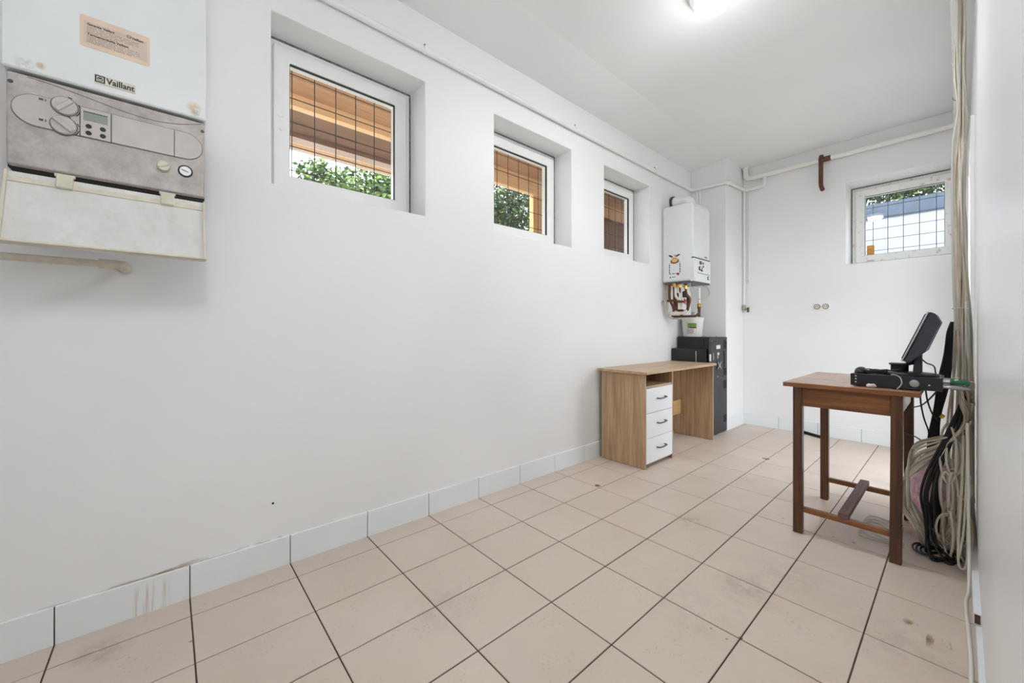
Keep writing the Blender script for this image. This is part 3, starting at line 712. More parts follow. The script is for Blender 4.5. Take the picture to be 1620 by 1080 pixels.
# ------------------------------------------------------------------ desk
DK = thing('desk', 'oak look desk with three white drawers against the wall', 'desk', (-1.68, 3.16, 0))
MB().box(-1.888, -1.462, 2.548, 3.757, .684, .7035).build('desk_top', 'oak_h', DK, .0015)
MB().box(-1.86, -1.487, 2.566, 2.582, .003, .684).build('side_panel', 'oak_v', DK, .001)
MB().box(-1.86, -1.487, 3.735, 3.751, .003, .684).build('side_panel', 'oak_v', DK, .001)
MB().box(-1.86, -1.490, 2.974, 2.990, .003, .684).build('middle_panel', 'oak_v', DK, .001)
MB().box(-1.86, -1.495, 2.583, 2.973, .580, .594).build('shelf', 'oak_h', DK, .001)
MB().box(-1.862, -1.856, 2.583, 2.973, .02, .684).build('drawer_back', 'oak_v', DK)
MB().box(-1.80, -1.782, 2.991, 3.734, .20, .335).build('back_rail', 'pine_block', DK, .002)
MB().box(-1.85, -1.50, 2.5835, 2.9735, .022, .034).build('bottom_board', 'oak_h', DK)
for k in range(3):
    z0 = .036 + k * .1815
    dr = MB().box(-1.503, -1.487, 2.586, 2.971, z0, z0 + .1785).build('drawer', 'drawer_white', DK, .0015)
    MB().box(-1.84, -1.504, 2.592, 2.966, z0 + .012, z0 + .15).build('drawer_box', 'drawer_white', dr)
    zc = z0 + .098
    MB().tube(bent_path([(-1.487, 2.735, zc), (-1.462, 2.735, zc), (-1.460, 2.79, zc), (-1.462, 2.845, zc + .004), (-1.487, 2.845, zc + .004)], .012), .0048, 10).build('handle', 'dark_steel', dr, smooth=True)

# ------------------------------------------------------------------ brown table
TB_ = thing('side_table', 'small brown wooden table with stretchers standing on the tiles', 'table', (-.36, 2.65, 0))
MB().box(-.582, -.108, 2.303, 3.0, .724, .745).build('table_top', 'brown_top', TB_, .003)
MB().box(-.583, -.107, 2.302, 2.316, .723, .743).build('edge_strip', 'brown_h', TB_, .002)
def leg(x0, x1, y0, y1, dx=0, dy=0):
    vs = []
    for z, sx, sy in ((0, dx, dy), (.724, 0, 0)):
        for y in (y0, y1):
            for x in (x0, x1): vs.append((x + sx, y + sy, z))
    MB().add(vs, [(0, 2, 3, 1), (4, 5, 7, 6), (0, 1, 5, 4), (2, 6, 7, 3), (0, 4, 6, 2), (1, 3, 7, 5)]).build('leg', 'brown_v', TB_, .003)
leg(-.550, -.512, 2.338, 2.376); leg(-.198, -.160, 2.338, 2.376, -.005); leg(-.550, -.512, 2.915, 2.953); leg(-.198, -.160, 2.915, 2.953)
MB().box(-.512, -.198, 2.346, 2.364, .628, .724).build('apron', 'brown_h', TB_, .0015)
MB().box(-.512, -.198, 2.925, 2.943, .628, .724).build('apron', 'brown_h', TB_, .0015)
MB().box(-.542, -.524, 2.376, 2.915, .628, .724).build('apron', 'brown_h', TB_, .0015)
MB().box(-.188, -.170, 2.376, 2.915, .628, .724).build('apron', 'brown_h', TB_, .0015)
MB().box(-.513, -.200, 2.347, 2.367, .106, .132).build('stretcher', 'brown_h', TB_, .0015)
MB().box(-.513, -.198, 2.924, 2.944, .106, .132).build('stretcher', 'brown_h', TB_, .0015)
MB().box(-.374, -.336, 2.330, 2.950, .133, .158).build('foot_bar', 'brown_bar', TB_, .002)

# video recorder, monitor and small things on the table
DV = thing('video_recorder', 'flat black video recorder overhanging the brown table edge', 'recorder', (-.19, 2.5, .7455))
MB().box(-.333, -.048, 2.366, 2.60, .7495, .802).build('case', 'black_gloss', DV, .003)
MB().box(-.334, -.047, 2.362, 2.372, .749, .8025).build('front_panel', 'black_metal', DV, .002)
for x in (-.31, -.13):
    for y in (2.39, 2.57): MB().lathe([(.012, 0), (.011, .005)], Matrix.Translation((x, y, .7455)), 12).build('foot', 'black_matte', DV)
for z in (.765, .779, .792): MB().lathe([(.0028, 0), (.0028, .001)], Matrix.Translation((-.315, 2.362, z)) @ MY, 10).build('indicator', 'cable_white', DV)
MB().lathe([(.016, 0), (.014, .003), (.005, .004)], Matrix.Translation((-.128, 2.362, .775)) @ MY, 20).build('control_ring', 'steel', DV)
MB().lathe([(.003, 0), (.003, .001)], Matrix.Translation((-.085, 2.362, .772)) @ MY, 10).build('indicator', 'cable_white', DV)
for k, (y, z) in enumerate(((2.42, .787), (2.42, .765), (2.47, .787), (2.47, .765), (2.52, .787), (2.52, .765))):
    MB().cyl((-.048, y, z), (-.026, y, z), .007, 12).build('socket', 'steel', DV)
pp = bmesh.new(); bmesh.ops.create_icosphere(pp, subdivisions=2, radius=1); pr = random.Random(4)
for v in pp.verts:
    k_ = pr.uniform(.7, 1.2); v.co = Vector((-.262 + v.co.x * .017 * k_, 2.345 + v.co.y * .012 * k_, .7455 + max(0, (v.co.z * k_ + .9)) * .0095))
me = bpy.data.meshes.new('crumpled_paper'); pp.to_mesh(me); pp.free(); o = link('crumpled_paper', me, 'paper')
tag(o, 'small crumpled white paper in front of the black recorder', 'paper')

MO = thing('monitor', 'dark grey flat monitor tilted far back on the recorder', 'monitor', (-.13, 2.5, .8025))
my0, my1 = 2.44, 2.585
sd = [(-.166, .862), (-.146, .858), (-.100, .906), (-.056, 1.036), (-.070, 1.070), (-.086, 1.078)]
MPY = Matrix.Translation((0, my0, 0)) @ MY
MB().prism(sd, -(my1 - my0 + .17), MPY).build('back_shell', 'monitor_grey', MO, .003)
d_ = Vector((.080, .216)).normalized(); n2 = Vector((-d_.y, d_.x))
A = Vector((-.168, .862)); Bv = Vector((-.088, 1.078))
q4 = [A, Bv, Bv + n2 * .006, A + n2 * .006]
MB().prism([tuple(q) for q in reversed(q4)], -(my1 - my0 + .19), Matrix.Translation((0, my0 - .008, 0)) @ MY).build('bezel', 'monitor_bezel', MO, .002)
q5 = [A + d_ * .012 + n2 * .006, Bv - d_ * .012 + n2 * .006, Bv - d_ * .012 + n2 * .009, A + d_ * .012 + n2 * .009]
MB().prism([tuple(q) for q in reversed(q5)], -(my1 - my0 + .185), Matrix.Translation((0, my0 - .0075, 0)) @ MY).build('screen', 'black_gloss', MO)
MB().prism([(-.141, .8095), (-.112, .8095), (-.112, .930), (-.133, .915), (-.136, .87)], -.05, Matrix.Translation((0, 2.50, 0)) @ MY).build('neck', 'monitor_grey', MO, .003)
MB().lathe([(.092, 0), (.092, .006), (.084, .010), (0, .010)], Matrix.Translation((-.150, 2.475, .8025)) @ Matrix.Diagonal((1, 1.0, 1, 1)), 36, False).build('base', 'black_metal', MO, smooth=True)
MB().lathe([(.024, 0), (.024, .006)], Matrix.Translation((-.144, 2.515, .868)) @ Matrix.Rotation(PI / 2, 4, 'X'), 14).build('tilt_joint', 'black_matte', MO)
AD = thing('power_adapter', 'black round power adapter beside the monitor stand', 'adapter', (-.185, 2.545, .8125))
MB().lathe([(.030, 0), (.030, .026), (.026, .028)], Matrix.Translation((-.185, 2.535, .8128)), 24).build('body', 'black_matte', AD, smooth=True)
MB().lathe([(.036, 0), (.036, .007), (.033, .008)], Matrix.Translation((-.185, 2.535, .8408)), 24).build('cap', 'black_metal', AD, smooth=True)
MS = thing('computer_mouse', 'grey computer mouse lying on the recorder', 'mouse', (-.305, 2.43, .8022))
bm = bmesh.new(); bmesh.ops.create_uvsphere(bm, u_segments=18, v_segments=10, radius=1)
for v in bm.verts:
    v.co = Vector((v.co.x * .024, v.co.y * .045, max(v.co.z, -.15) * .024 + .0038))
me = bpy.data.meshes.new('shell'); bm.to_mesh(me); bm.free(); link('shell', me, 'black_metal', MS, smooth=True)
MB().box(-.308, -.302, 2.395, 2.412, .819, .829).build('scroll_wheel', 'dark_steel', MS, .001)
co = MB(); pts = []
for i in range(150):
    a = i / 150 * 2 * PI * 6.3
    pts.append((-.255 + (.034 + .008 * math.sin(a * .37)) * math.cos(a), 2.425 + (.04 + .006 * math.cos(a * .53)) * math.sin(a), .8065 + .012 * (i / 150) + .004 * math.sin(a * 1.7)))
pts += smooth_path([pts[-1], (-.225, 2.40, .822), (-.19, 2.43, .823), (-.165, 2.49, .833)], 6)[1:]
tag(co.tube(pts, .0024, 6).build('mouse_cable', 'cable_black', smooth=True), 'coiled black cable lying behind the grey mouse', 'cable')
tag(MB().tube(smooth_path([(-.20, 2.385, .8055), (-.185, 2.368, .806), (-.170, 2.354, .797), (-.165, 2.352, .775), (-.172, 2.352, .757), (-.18, 2.350, .7485)]), .0022, 6).build('loose_lead', 'cable_grey', smooth=True), 'thin grey lead looping over the front of the recorder', 'cable')
tag(MB().tube(smooth_path([(-.112, 2.515, .87), (-.098, 2.51, .855), (-.085, 2.50, .85), (-.074, 2.49, .84), (-.07, 2.485, .806)]), .0026, 6).build('monitor_lead', 'cable_black', smooth=True), 'short black lead dropping from the back of the monitor', 'cable')

# ------------------------------------------------------------------ cables on the right wall
rnd = random.Random(3)
def wob(pts, s): return [Vector(p) + Vector((rnd.uniform(-s, s), rnd.uniform(-s, s), rnd.uniform(-s, s))) for p in pts]
def clampx(pts, xm=.040, zmin=.006):
    for p in pts: p.x = min(p.x, xm); p.z = max(p.z, zmin)
    return pts
def cable(name, m, pts, r, label, group=None, k=7, n=6):
    P = clampx(smooth_path(pts, k), XR - .004 - r, r + .0005)
    o = MB().tube(P, r, n).build(name, m, smooth=True)
    return tag(o, label, 'cable', group)
LB = 'beige cable in the thick bundle hanging down the right wall'; GB = 'beige cables hanging down the right wall'
mats_ = ['cable_beige', 'cable_beige', 'cable_tan', 'cable_grey']
for i in range(20):          # straight hangers that end in a low tangle
    a = rnd.uniform(0, 2 * PI); rr = math.sqrt(rnd.random())
    ox, oy = rr * math.cos(a), rr * math.sin(a)
    P = [(-.002 + .013 * ox, 2.74 + .02 * oy, 2.70)]
    for z, c, w in ((2.45, .0, .013), (2.2, -.004, .013), (1.95, .004, .012), (1.7, -.003, .014), (1.45, -.002, .018), (1.2, .002, .022), (1.0, .004, .026), (.8, .006, .034), (.6, .0, .044), (.4, -.004, .05), (.22, .0, .05)):
        P.append((c + w * ox + rnd.uniform(-.006, .006), 2.74 + .028 * oy + rnd.uniform(-.008, .008), z))
    P += [(-.02 + .05 * ox + rnd.uniform(-.03, .02), 2.70 + rnd.uniform(-.08, .06), .06 + rnd.uniform(-.02, .06)), (-.05 + rnd.uniform(-.05, .04), 2.72 + rnd.uniform(-.1, .08), .012)]
    cable('data_cable', mats_[i % 4], P, .0044, LB, GB)
LH = 'beige cable running from the recorder into the big loop behind the table leg'; GH = 'beige cables looping from the recorder to the floor'
for i in range(16):          # recorder -> right -> swept down left -> floor
    f = i / 15; y_ = 2.42 + .05 * (i % 3); z_ = .787 if i % 2 else .765
    s = rnd.uniform(-1.7, 1.7); q = rnd.uniform(-1.7, 1.7)
    P = [(-.026, y_, z_), (-.004, y_ + .01, z_ + .002), (.020 + .012 * q, 2.56 + .03 * s, .735 + .03 * q), (.028 + .01 * s, 2.62 + .03 * q, .655 + .03 * s), (.006 + .015 * q, 2.62 + .03 * s, .57 + .02 * q),
         (-.055 + .01 * s, 2.62 + .03 * q, .50 + .035 * s), (-.125 + .012 * q, 2.62 + .035 * s, .425 + .04 * s), (-.168 + .012 * s, 2.61 + .03 * q, .33 + .04 * s), (-.168 + .014 * s, 2.60 + .03 * q, .235 + .03 * q),
         (-.135 + .01 * q, 2.60 + .03 * s, .155 + .02 * s), (-.09 + .02 * s, 2.62 + .03 * q, .075 + .02 * q), (-.05 + .04 * q, 2.66 + .04 * s, .015)]
    cable('video_cable', ['cable_beige', 'cable_tan', 'cable_beige'][i % 3], P, .0043, LH, GH)
LT = 'beige cable end tangled in loops at the foot of the bundle'; GT = 'tangled beige cable ends'
for i in range(9):
    cx, cz = -.012 + rnd.uniform(-.035, .03), .25 + rnd.uniform(-.14, .22)
    w, h = rnd.uniform(.018, .045), rnd.uniform(.05, .14); ph = rnd.uniform(0, 6)
    P = [(cx + w * math.cos(ph + a) * (1 - .3 * a / 9), 2.60 + .05 * math.sin(a * .7 + i) - .01 * a / 3, cz + h * math.sin(ph + a)) for a in [k * .75 for k in range(12)]]
    cable('cable_end', mats_[i % 3], P, .0044, LT, GT)
for i, dx in enumerate((0, .012)):
    cable('hanging_loop', 'cable_beige', [(.008 + dx, 2.56, .55), (.004 + dx, 2.52, .35), (-.004 + dx, 2.49, .16), (-.006, 2.46, .045), (.006, 2.45, .02), (.018, 2.47, .05), (.02, 2.52, .16), (.024, 2.56, .35)], .004, 'beige cable loop hanging lowest at the foot of the bundle' if i else 'beige cable loop nearest the low wall strip', None)
cable('grey_cable', 'cable_grey', [(-.008, 2.70, 2.70), (-.010, 2.70, 2.3), (-.004, 2.70, 2.05), (-.022, 2.69, 1.85), (-.024, 2.69, 1.65), (-.022, 2.68, 1.4), (-.020, 2.68, 1.2), (-.012, 2.68, 1.0)], .0052, 'thick grey cable standing off the left of the wall bundle')
cable('white_cable', 'cable_white', [(.018, 2.46, .62), (.020, 2.43, .45), (.021, 2.40, .25), (.022, 2.36, .10), (.020, 2.28, .012), (.012, 2.18, .006), (.018, 1.95, .006), (.020, 1.7, .006), (.014, 1.2, .006), (.02, .6, .006)], .0048, 'white cable running along the floor at the right wall')
# black cables and sleeve
sl = MB(); P = smooth_path([(-.024, 2.80, 1.04), (-.032, 2.80, .97), (-.042, 2.79, .85), (-.060, 2.78, .70), (-.080, 2.76, .55), (-.086, 2.74, .42), (-.072, 2.72, .28), (-.082, 2.70, .12), (-.078, 2.69, .01)], 6)
vs = []; fs = []
for i, p in enumerate(P):
    w = (.018 + .003 * math.sin(i * .5)) * min(1, .45 + i * .06)
    for dx, dy in ((-w, 0), (-w * .7, -.007), (w * .7, -.007), (w, 0), (w * .7, .007), (-w * .7, .007)): vs.append((p.x + dx, p.y + dy, p.z))
for i in range(len(P) - 1):
    for k in range(6): l = (k + 1) % 6; fs.append((i * 6 + k, i * 6 + l, i * 6 + 6 + l, i * 6 + 6 + k))
fs += [tuple(range(6)), tuple(reversed(range(len(vs) - 6, len(vs))))]
tag(sl.add(vs, fs).build('cable_sleeve', 'black_matte', smooth=True), 'wide black cable sleeve hanging beside the beige bundle', 'cable sleeve')
LK = 'black cable hanging among the beige cables beside the table'; GK = 'black cables beside the table'
for i in range(5):
    s = rnd.uniform(-1, 1); q = rnd.uniform(-1, 1)
    w = lambda u: s * (1 - u) + q * u
    P = [(.02 + .010 * w(0), 2.64, .72 + .03 * q), (-.01 + .016 * w(.1), 2.60, .60), (-.045 + .022 * w(.25), 2.57, .48), (-.082 + .028 * w(.4), 2.56, .36), (-.098 + .034 * w(.55), 2.565, .25), (-.092 + .026 * w(.7), 2.57, .15), (-.088 + .022 * w(.85), 2.56, .06), (-.06 + .05 * w(1), 2.52 + .04 * s, .010), (-.02 + .03 * q, 2.58 + .05 * s, .009)]
    cable('power_cable', 'cable_black', P, .0052, LK, GK)
for i in range(3):
    r0 = .045 + .012 * i
    P = [(-.075 + r0 * math.cos(a), 2.57 + (.05 + .008 * i) * math.sin(a) - .01 * i, .007 + .006 * (i % 3) + .004 * math.sin(3 * a)) for a in [k * .55 + i for k in range(13)]]
    cable('coiled_cable', 'cable_black', P, .0042, 'black cable coiled on the floor under the bundle', 'black cables coiled on the floor')
for i, P in enumerate([[(-.118, 2.57, .748), (-.12, 2.58, .68), (-.112, 2.62, .60), (-.098, 2.66, .53), (-.10, 2.68, .49)], [(-.105, 2.56, .748), (-.098, 2.58, .68), (-.085, 2.62, .62), (-.07, 2.66, .585)], [(-.06, 2.56, .748), (-.085, 2.60, .70), (-.12, 2.70, .645), (-.16, 2.82, .61), (-.25, 2.90, .55)]]):
    cable('recorder_lead', 'cable_black', P, .0032, ['black lead hanging straight down below the recorder', 'thin black lead curving right below the recorder', 'black lead crossing from the recorder to the table leg'][i])
cable('low_lead', 'cable_black', [(-.24, 2.90, .47), (-.16, 2.80, .475), (-.12, 2.72, .47), (-.10, 2.68, .485), (-.05, 2.66, .52)], .003, 'black lead joining the bundle level with the pink bag')
for i, (y, z) in enumerate(((2.42, .787), (2.47, .787), (2.42, .765))):
    g = i == 2
    o = MB().tube([(-.028, y, z), (-.022, y, z), (-.008, y, z), (.012, y + .006, z - .002), (.022, y + .012, z - .006)], lambda u: .0125 - .005 * u, 12).build('cable_plug', 'green_plastic' if not g else 'steel', smooth=True)
    tag(o, ['green cable plug nearest in the side of the recorder', 'green cable plug further back in the side of the recorder', 'silver cable plug low in the side of the recorder'][i], 'plug')
tag(MB().cyl((-.058, 2.60, .618), (-.050, 2.602, .612), .010, 10).build('connector_cap', 'yellow_plastic'), 'yellow round connector among the cables below the recorder', 'connector')
tag(MB().tube([(.0 + .026 * math.cos(a), 2.742 + .036 * math.sin(a), 1.10 + .002 * math.sin(2 * a)) for a in [k * PI / 12 for k in range(25)]], .0022, 6).build('cable_tie', 'cable_white', smooth=True), 'white tie around the hanging bundle above the monitor', 'cable tie')
for i in range(3):
    cable('floor_lead', 'cable_grey', [(-.16 - .02 * i, 2.62 + .05 * i, .05), (-.2, 2.66 + .07 * i, .008), (-.28 - .02 * i, 2.75 + .04 * i, .006), (-.33, 2.70 - .05 * i, .006), (-.25 - .03 * i, 2.58 - .03 * i, .006), (-.17, 2.56 - .02 * i, .012)], .0026, 'thin grey lead curling on the tiles under the table', 'grey leads on the floor')
# pink bag
bm = bmesh.new(); bmesh.ops.create_icosphere(bm, subdivisions=5, radius=1)
from mathutils import noise as mn
for v in bm.verts:
    d = 1 + .16 * mn.noise(v.co * 2.2) + .10 * abs(mn.noise(v.co * 5)) + .05 * abs(mn.noise(v.co * 11))
    z = v.co.z * d
    v.co = Vector((v.co.x * d * .112 * (1 - .3 * max(z, 0)), v.co.y * d * .10, max(.19 + z * .19, .002)))
me = bpy.data.meshes.new('plastic_bag'); bm.to_mesh(me); bm.free()
o = link('plastic_bag', me, 'pink_film', None, smooth=False); o.location = (-.075, 2.86, 0)
me.polygons.foreach_set('use_smooth', [True] * len(me.polygons))
tag(o, 'crumpled pink plastic bag behind the cables on the floor', 'bag')
# low trunking on the right wall
tk = thing('cable_trunking', 'white cable trunking with open end low on the right wall', 'trunking', (XR, 2.4, .03))
MB().ring(XR - .018, XR - .0002, .029, .066, .0022, 1.22, Matrix.Translation((0, 3.22, 0)) @ MY).build('channel', 'trunking', tk)
MB().box(XR - .0155, XR - .003, 2.004, 2.012, .032, .063).build('channel_core', 'rust', tk)

# ------------------------------------------------------------------ pipes
wp = thing('wall_pipe', 'thin white painted pipe high on the long wall', 'pipe', (XL, 2, 2.49))
MB().tube(bent_path([(-1.884, YF, 2.495), (-1.884, 4.186, 2.49), (-1.525, 4.186, 2.478), (-1.522, 4.63, 2.50), (-1.50, 4.645, 2.50), (-1.335, 4.645, 2.502), (-1.335, 4.645, 2.56), (-1.335, 4.645, 2.60)], .03), .0165, 14).build('pipe_run', 'pipe_paint', wp, smooth=True)
MB().tube([(-1.893, YF, 2.5155), (-1.893, 4.18, 2.511)], .005, 8).build('cable_on_pipe', 'cable_grey', wp, smooth=True)
for y in (-.2, 1.03, 2.27, 3.42):
    MB().tube([(-1.884, y - .008, 2.495), (-1.884, y + .008, 2.495)], .0205, 14).build('clip', 'pipe_paint', wp, smooth=True)
    MB().lathe([(.004, 0), (.004, .012)], Matrix.Translation((-1.884, y, 2.514)), 8).build('clip_screw', 'dark_steel', wp)
MB().tube([(-1.70, 4.186, 2.484), (-1.64, 4.186, 2.482)], .0185, 12).build('coupling', 'pipe_paint', wp, smooth=True)
MB().tube([(-1.525, 4.20, 2.477), (-1.525, 4.23, 2.475)], .021, 12).build('coupling', 'pipe_paint', wp, smooth=True)
for x in (-1.83, -1.80):
    MB().tube([(x, 4.192, 2.48), (x, 4.205, 2.25)], .007, 8).build('drop_pipe', 'pipe_paint', wp, smooth=True)
mp = thing('heating_pipe', 'thick white pipe running along the end wall under the ceiling', 'pipe', (-.8, YB - .04, 2.66))
MB().tube(bent_path([(-1.515, 4.645, 2.741), (-1.515, 4.645, 2.612), (-.012, 4.645, 2.612), (-.010, .5, 2.616), (-.010, YF, 2.616)], .07, 8), .0225, 18).build('pipe_run', 'pipe_cream', mp, smooth=True)
for x in (-1.37, -1.25, -.35): MB().tube([(x - .012, 4.645, 2.612), (x + .012, 4.645, 2.612)], .026, 16).build('clip', 'pipe_cream', mp, smooth=True)
for y in (3.55, 4.35): MB().tube([(-.012, y - .01, 2.6125), (-.012, y + .01, 2.6125)], .0255, 16).build('coupling', 'pipe_paint', mp, smooth=True)
MB().tube([(-.012, 4.10, 2.6125), (-.012, 4.106, 2.6125)], .0245, 16).build('seam_ring', 'ink_grey', mp, smooth=True)
MB().tube([(-1.515, 4.645, 2.712), (-1.515, 4.645, 2.741)], .029, 16).build('collar', 'pipe_cream', mp, smooth=True)
rb = thing('rusty_bracket', 'rusty brown iron hanger on the pipe of the end wall', 'bracket', (-.86, YB - .05, 2.33))
MB().tube([(-.885, 4.645, 2.612), (-.795, 4.645, 2.612)], .0236, 16).build('rusted_sleeve', 'rust', rb, smooth=True)
MB().tube(bent_path([(-.864, 4.632, 2.645), (-.864, 4.615, 2.61), (-.864, 4.61, 2.36), (-.845, 4.58, 2.31)], .03), .0175, 12).build('iron_stub', 'rust', rb, smooth=True)
gp = thing('gas_pipe', 'thin white vertical pipe with valve beside the pillar', 'pipe', (-1.53, YB - .03, 1.2))
MB().tube([(-1.530, 4.655, 2.49), (-1.530, 4.655, 1.27)], .010, 10).build('pipe_run', 'pipe_paint', gp, smooth=True)
MB().tube([(-1.488, 4.674, 2.47), (-1.488, 4.674, 1.50)], .005, 8).build('thin_pipe', 'pipe_paint', gp, smooth=True)
MB().box(-1.545, -1.485, 4.648, YB, 1.548, 1.560).build('pipe_clip', 'pipe_paint', gp)
MB().lathe([(.015, 0), (.018, .01), (.018, .05), (.012, .06)], Matrix.Translation((-1.530, 4.65, 1.215)), 8).build('valve_body', 'steel', gp)
MB().cyl((-1.53, 4.65, 1.235), (-1.49, 4.635, 1.225), .011, 10).build('valve_stem', 'brass', gp)
MB().box(-1.495, -1.478, 4.62, 4.645, 1.195, 1.245).build('valve_lever', 'dark_steel', gp, .003)

# socket on the end wall
SK = thing('wall_socket', 'white double socket on the end wall left of the window', 'socket', (-.872, YB, 1.19))
MB().box(-.935, -.809, YB - .012, YB, 1.192, 1.264).build('cover_plate', 'pvc', SK, .004)
for x in (-.904, -.840):
    s = MB().lathe([(.026, 0), (.025, .003), (.019, .004), (.018, .001)], Matrix.Translation((x, YB - .012, 1.228)) @ MY, 20).build('outlet', 'ink_grey', SK)
    MB().lathe([(.020, 0), (.020, .0045)], Matrix.Translation((x, YB - .012, 1.228)) @ MY, 20).build('outlet_well', 'aged_plastic', s)
    for dx in (-.008, .008): MB().lathe([(.0032, 0), (.0032, .0052)], Matrix.Translation((x + dx, YB - .012, 1.228)) @ MY, 10).build('pin_hole', 'black_matte', s)
tag(MB().tube(smooth_path([(-1.06, 4.655, .014), (-1.0, 4.645, .014), (-.93, 4.60, .014), (-.86, 4.56, .014), (-.82, 4.56, .014)]), .013, 10).build('black_hose', 'black_matte', smooth=True), 'short piece of black hose on the floor by the end wall', 'hose')

# ------------------------------------------------------------------ ceiling lamp and added fill lamp
def dome_lamp(LX, LY, LZ, label):
    LP = thing('ceiling_lamp', label, 'lamp', (LX, LY, LZ), None)
    MB().lathe([(.112, -.030), (.118, -.022), (.118, 0)], Matrix.Translation((LX, LY, LZ)), 40).build('base_ring', 'lamp_base', LP, .003)
    MB().lathe([(.0, -.112), (.03, -.111), (.055, -.107), (.074, -.096), (.086, -.076), (.09, -.05), (.088, -.028)], Matrix.Translation((LX, LY, LZ)), 40, False).build('shade', 'lamp_glow', LP, smooth=True)
dome_lamp(-.83, 2.09, CEIL, 'glowing white dome lamp on the ceiling at the top of the view')
PD = thing('pendant_lamp', 'white glass globe lamp hanging on a cord above the viewpoint', 'lamp', (-.25, 0, CEIL))  # invented lamp, hung out of frame to brighten the room
MB().lathe([(.05, -.03), (.055, 0)], Matrix.Translation((-.25, 0, CEIL)), 24).build('ceiling_rose', 'lamp_base', PD, smooth=True)
MB().cyl((-.25, 0, CEIL - .03), (-.25, 0, 1.90), .004, 8).build('cord', 'cable_white', PD)
MB().cyl((-.25, 0, 1.90), (-.25, 0, 1.87), .03, 18).build('lamp_holder', 'lamp_base', PD)
MB().lathe([(.12 * math.sin(a), -.12 * math.cos(a)) for a in [PI * k / 16 for k in range(17)]], Matrix.Translation((-.25, 0, 1.755)), 32, False).build('globe', 'globe_glow', PD, smooth=True)

# ------------------------------------------------------------------ outdoors
g_ = box('ground', 'soil', -40, 40, -40, 40, -.4, -.11); tag(g_, 'pale paved ground outside the windows', 'ground', kind='structure')
EV = thing('roof_eave', 'tan wooden roof eave seen through the long wall windows', 'eave', (-2.8, 2, 2.4))
XO = XL - TL
for k in range(4):
    x1 = XO - .21 * k; x0 = x1 - .207
    box('soffit_board', 'eave_tan', x0, x1 - .004, -3, 6.5, 2.60, 2.63, EV)
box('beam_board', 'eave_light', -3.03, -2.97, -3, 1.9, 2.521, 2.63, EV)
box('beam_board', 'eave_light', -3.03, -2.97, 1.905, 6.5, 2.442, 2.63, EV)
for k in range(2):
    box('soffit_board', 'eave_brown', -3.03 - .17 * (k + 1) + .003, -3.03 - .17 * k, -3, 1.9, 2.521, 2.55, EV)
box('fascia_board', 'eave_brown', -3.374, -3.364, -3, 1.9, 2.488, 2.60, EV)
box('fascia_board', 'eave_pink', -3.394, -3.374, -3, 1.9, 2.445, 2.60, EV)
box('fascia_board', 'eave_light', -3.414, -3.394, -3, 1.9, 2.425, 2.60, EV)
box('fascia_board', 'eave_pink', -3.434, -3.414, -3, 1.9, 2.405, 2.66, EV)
PS = thing('timber_screen', 'tan plank screen outside the window beside the small boiler', 'screen', (-3.1, 4.2, 0))
for k in range(15):
    y0_ = 2.93 + .175 * k
    m_ = 'post_tan' if k in (0, 1) else ('post_brown' if k % 3 else 'eave_brown')
    box('plank', m_, -3.06, -3.0 + .008 * (k % 2), y0_, y0_ + .17, -.1, 2.442, PS)
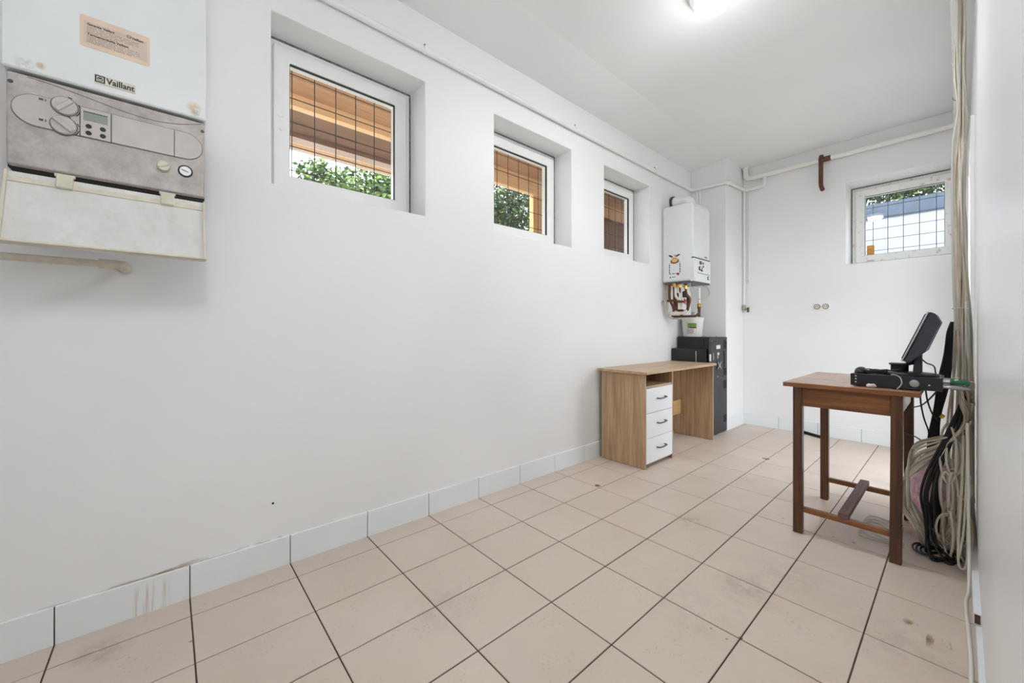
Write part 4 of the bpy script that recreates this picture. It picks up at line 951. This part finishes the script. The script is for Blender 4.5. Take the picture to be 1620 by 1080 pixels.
def tree(name, label, loc, crown, n, leafmat, seed, group=None, leaf=.07, trunk=.09):
    r = random.Random(seed); o = thing(name, label, 'tree', loc, group)
    L = Vector(loc); mb = MB()
    mb.tube(smooth_path([L, L + Vector((.06, .05, crown[0][2] * .4)), Vector(crown[0][:3])]), lambda u: trunk * (1 - .6 * u), 9)
    mb.build('trunk', 'bark', o, smooth=True)
    for c in crown[1:]:
        MB().tube(smooth_path([L + (Vector(crown[0][:3]) - L) * .55, (Vector(c[:3]) + Vector(crown[0][:3])) / 2, Vector(c[:3])]), lambda u: trunk * .4 * (1 - .7 * u), 6).build('branch', 'bark', o, smooth=True)
    vs = []; fs = []
    tot = sum(c[3] ** 2 for c in crown)
    for c in crown:
        for i in range(int(n * c[3] ** 2 / tot)):
            d = Vector((r.gauss(0, 1), r.gauss(0, 1), r.gauss(0, 1))).normalized() * (c[3] * r.random() ** .45)
            p = Vector(c[:3]) + Vector((d.x, d.y, d.z * .85))
            ax = Vector((r.gauss(0, 1), r.gauss(0, 1), r.gauss(0, .6))).normalized(); up = ax.orthogonal().normalized()
            up = Matrix.Rotation(r.uniform(0, 6.28), 3, ax) @ up; s = leaf * r.uniform(.6, 1.25); k = len(vs)
            nn = ax.cross(up) * s * .12
            vs += [p, p + ax * s * .5 + up * s * .26 + nn, p + ax * s, p + ax * s * .5 - up * s * .26 + nn]
            fs += [(k, k + 1, k + 2), (k, k + 2, k + 3)]
    f = MB().add(vs, fs).build('foliage', leafmat, o); f['kind'] = 'stuff'
    return o
tree('leafy_tree', 'sunlit green tree outside the window nearest the large boiler', (-5.6, 2.2, -.1), [(-5.5, 2.15, 2.9, .55), (-5.4, 1.75, 2.75, .4), (-5.6, 2.6, 3.1, .5), (-5.3, 1.4, 2.95, .25), (-5.5, 2.3, 2.4, .5)], 5200, 'leaf', 5, 'trees outside', .085)
tree('leafy_tree', 'dense dark green tree outside the middle window', (-6.2, 4.6, -.1), [(-6.1, 4.5, 3.4, .9), (-6.0, 5.2, 3.2, .8), (-6.3, 4.0, 3.0, .8), (-6.0, 5.6, 3.9, .7), (-6.2, 4.9, 2.5, .9), (-6.6, 5.6, 3.1, .9)], 14000, 'leaf_dark', 6, 'trees outside', .085)
tree('leafy_tree', 'small green shrub outside the window beside the small boiler', (-2.78, 3.75, -.1), [(-2.80, 3.80, 1.75, .16), (-2.78, 3.68, 1.6, .18), (-2.78, 3.9, 1.55, .18)], 1100, 'leaf', 9, 'trees outside', .05, .03)
gw = thing('garden_wall', 'sunlit white garden wall with blue grey coping outside the end window', 'wall', (-1, 8.0, 0), kind='structure')
box('wall_body', 'render_white', -8, 6, 8.0, 8.2, -.1, 2.675, gw)
box('coping', 'slate_blue', -8, 6, 7.98, 8.25, 2.675, 2.90, gw)  # strip stands for the shade of the hedge on the wall
tree('hedge_tree', 'dark green hedge crown above the white garden wall', (-.7, 8.7, -.1), [(-.6, 8.7, 3.15, .42), (-1.2, 8.7, 3.2, .45), (-.1, 8.7, 3.2, .42), (.5, 8.7, 3.1, .4), (-1.8, 8.8, 3.2, .5), (-.4, 8.8, 3.5, .5), (-1.0, 8.8, 3.6, .5)], 9000, 'leaf_dark', 12, None, .07)
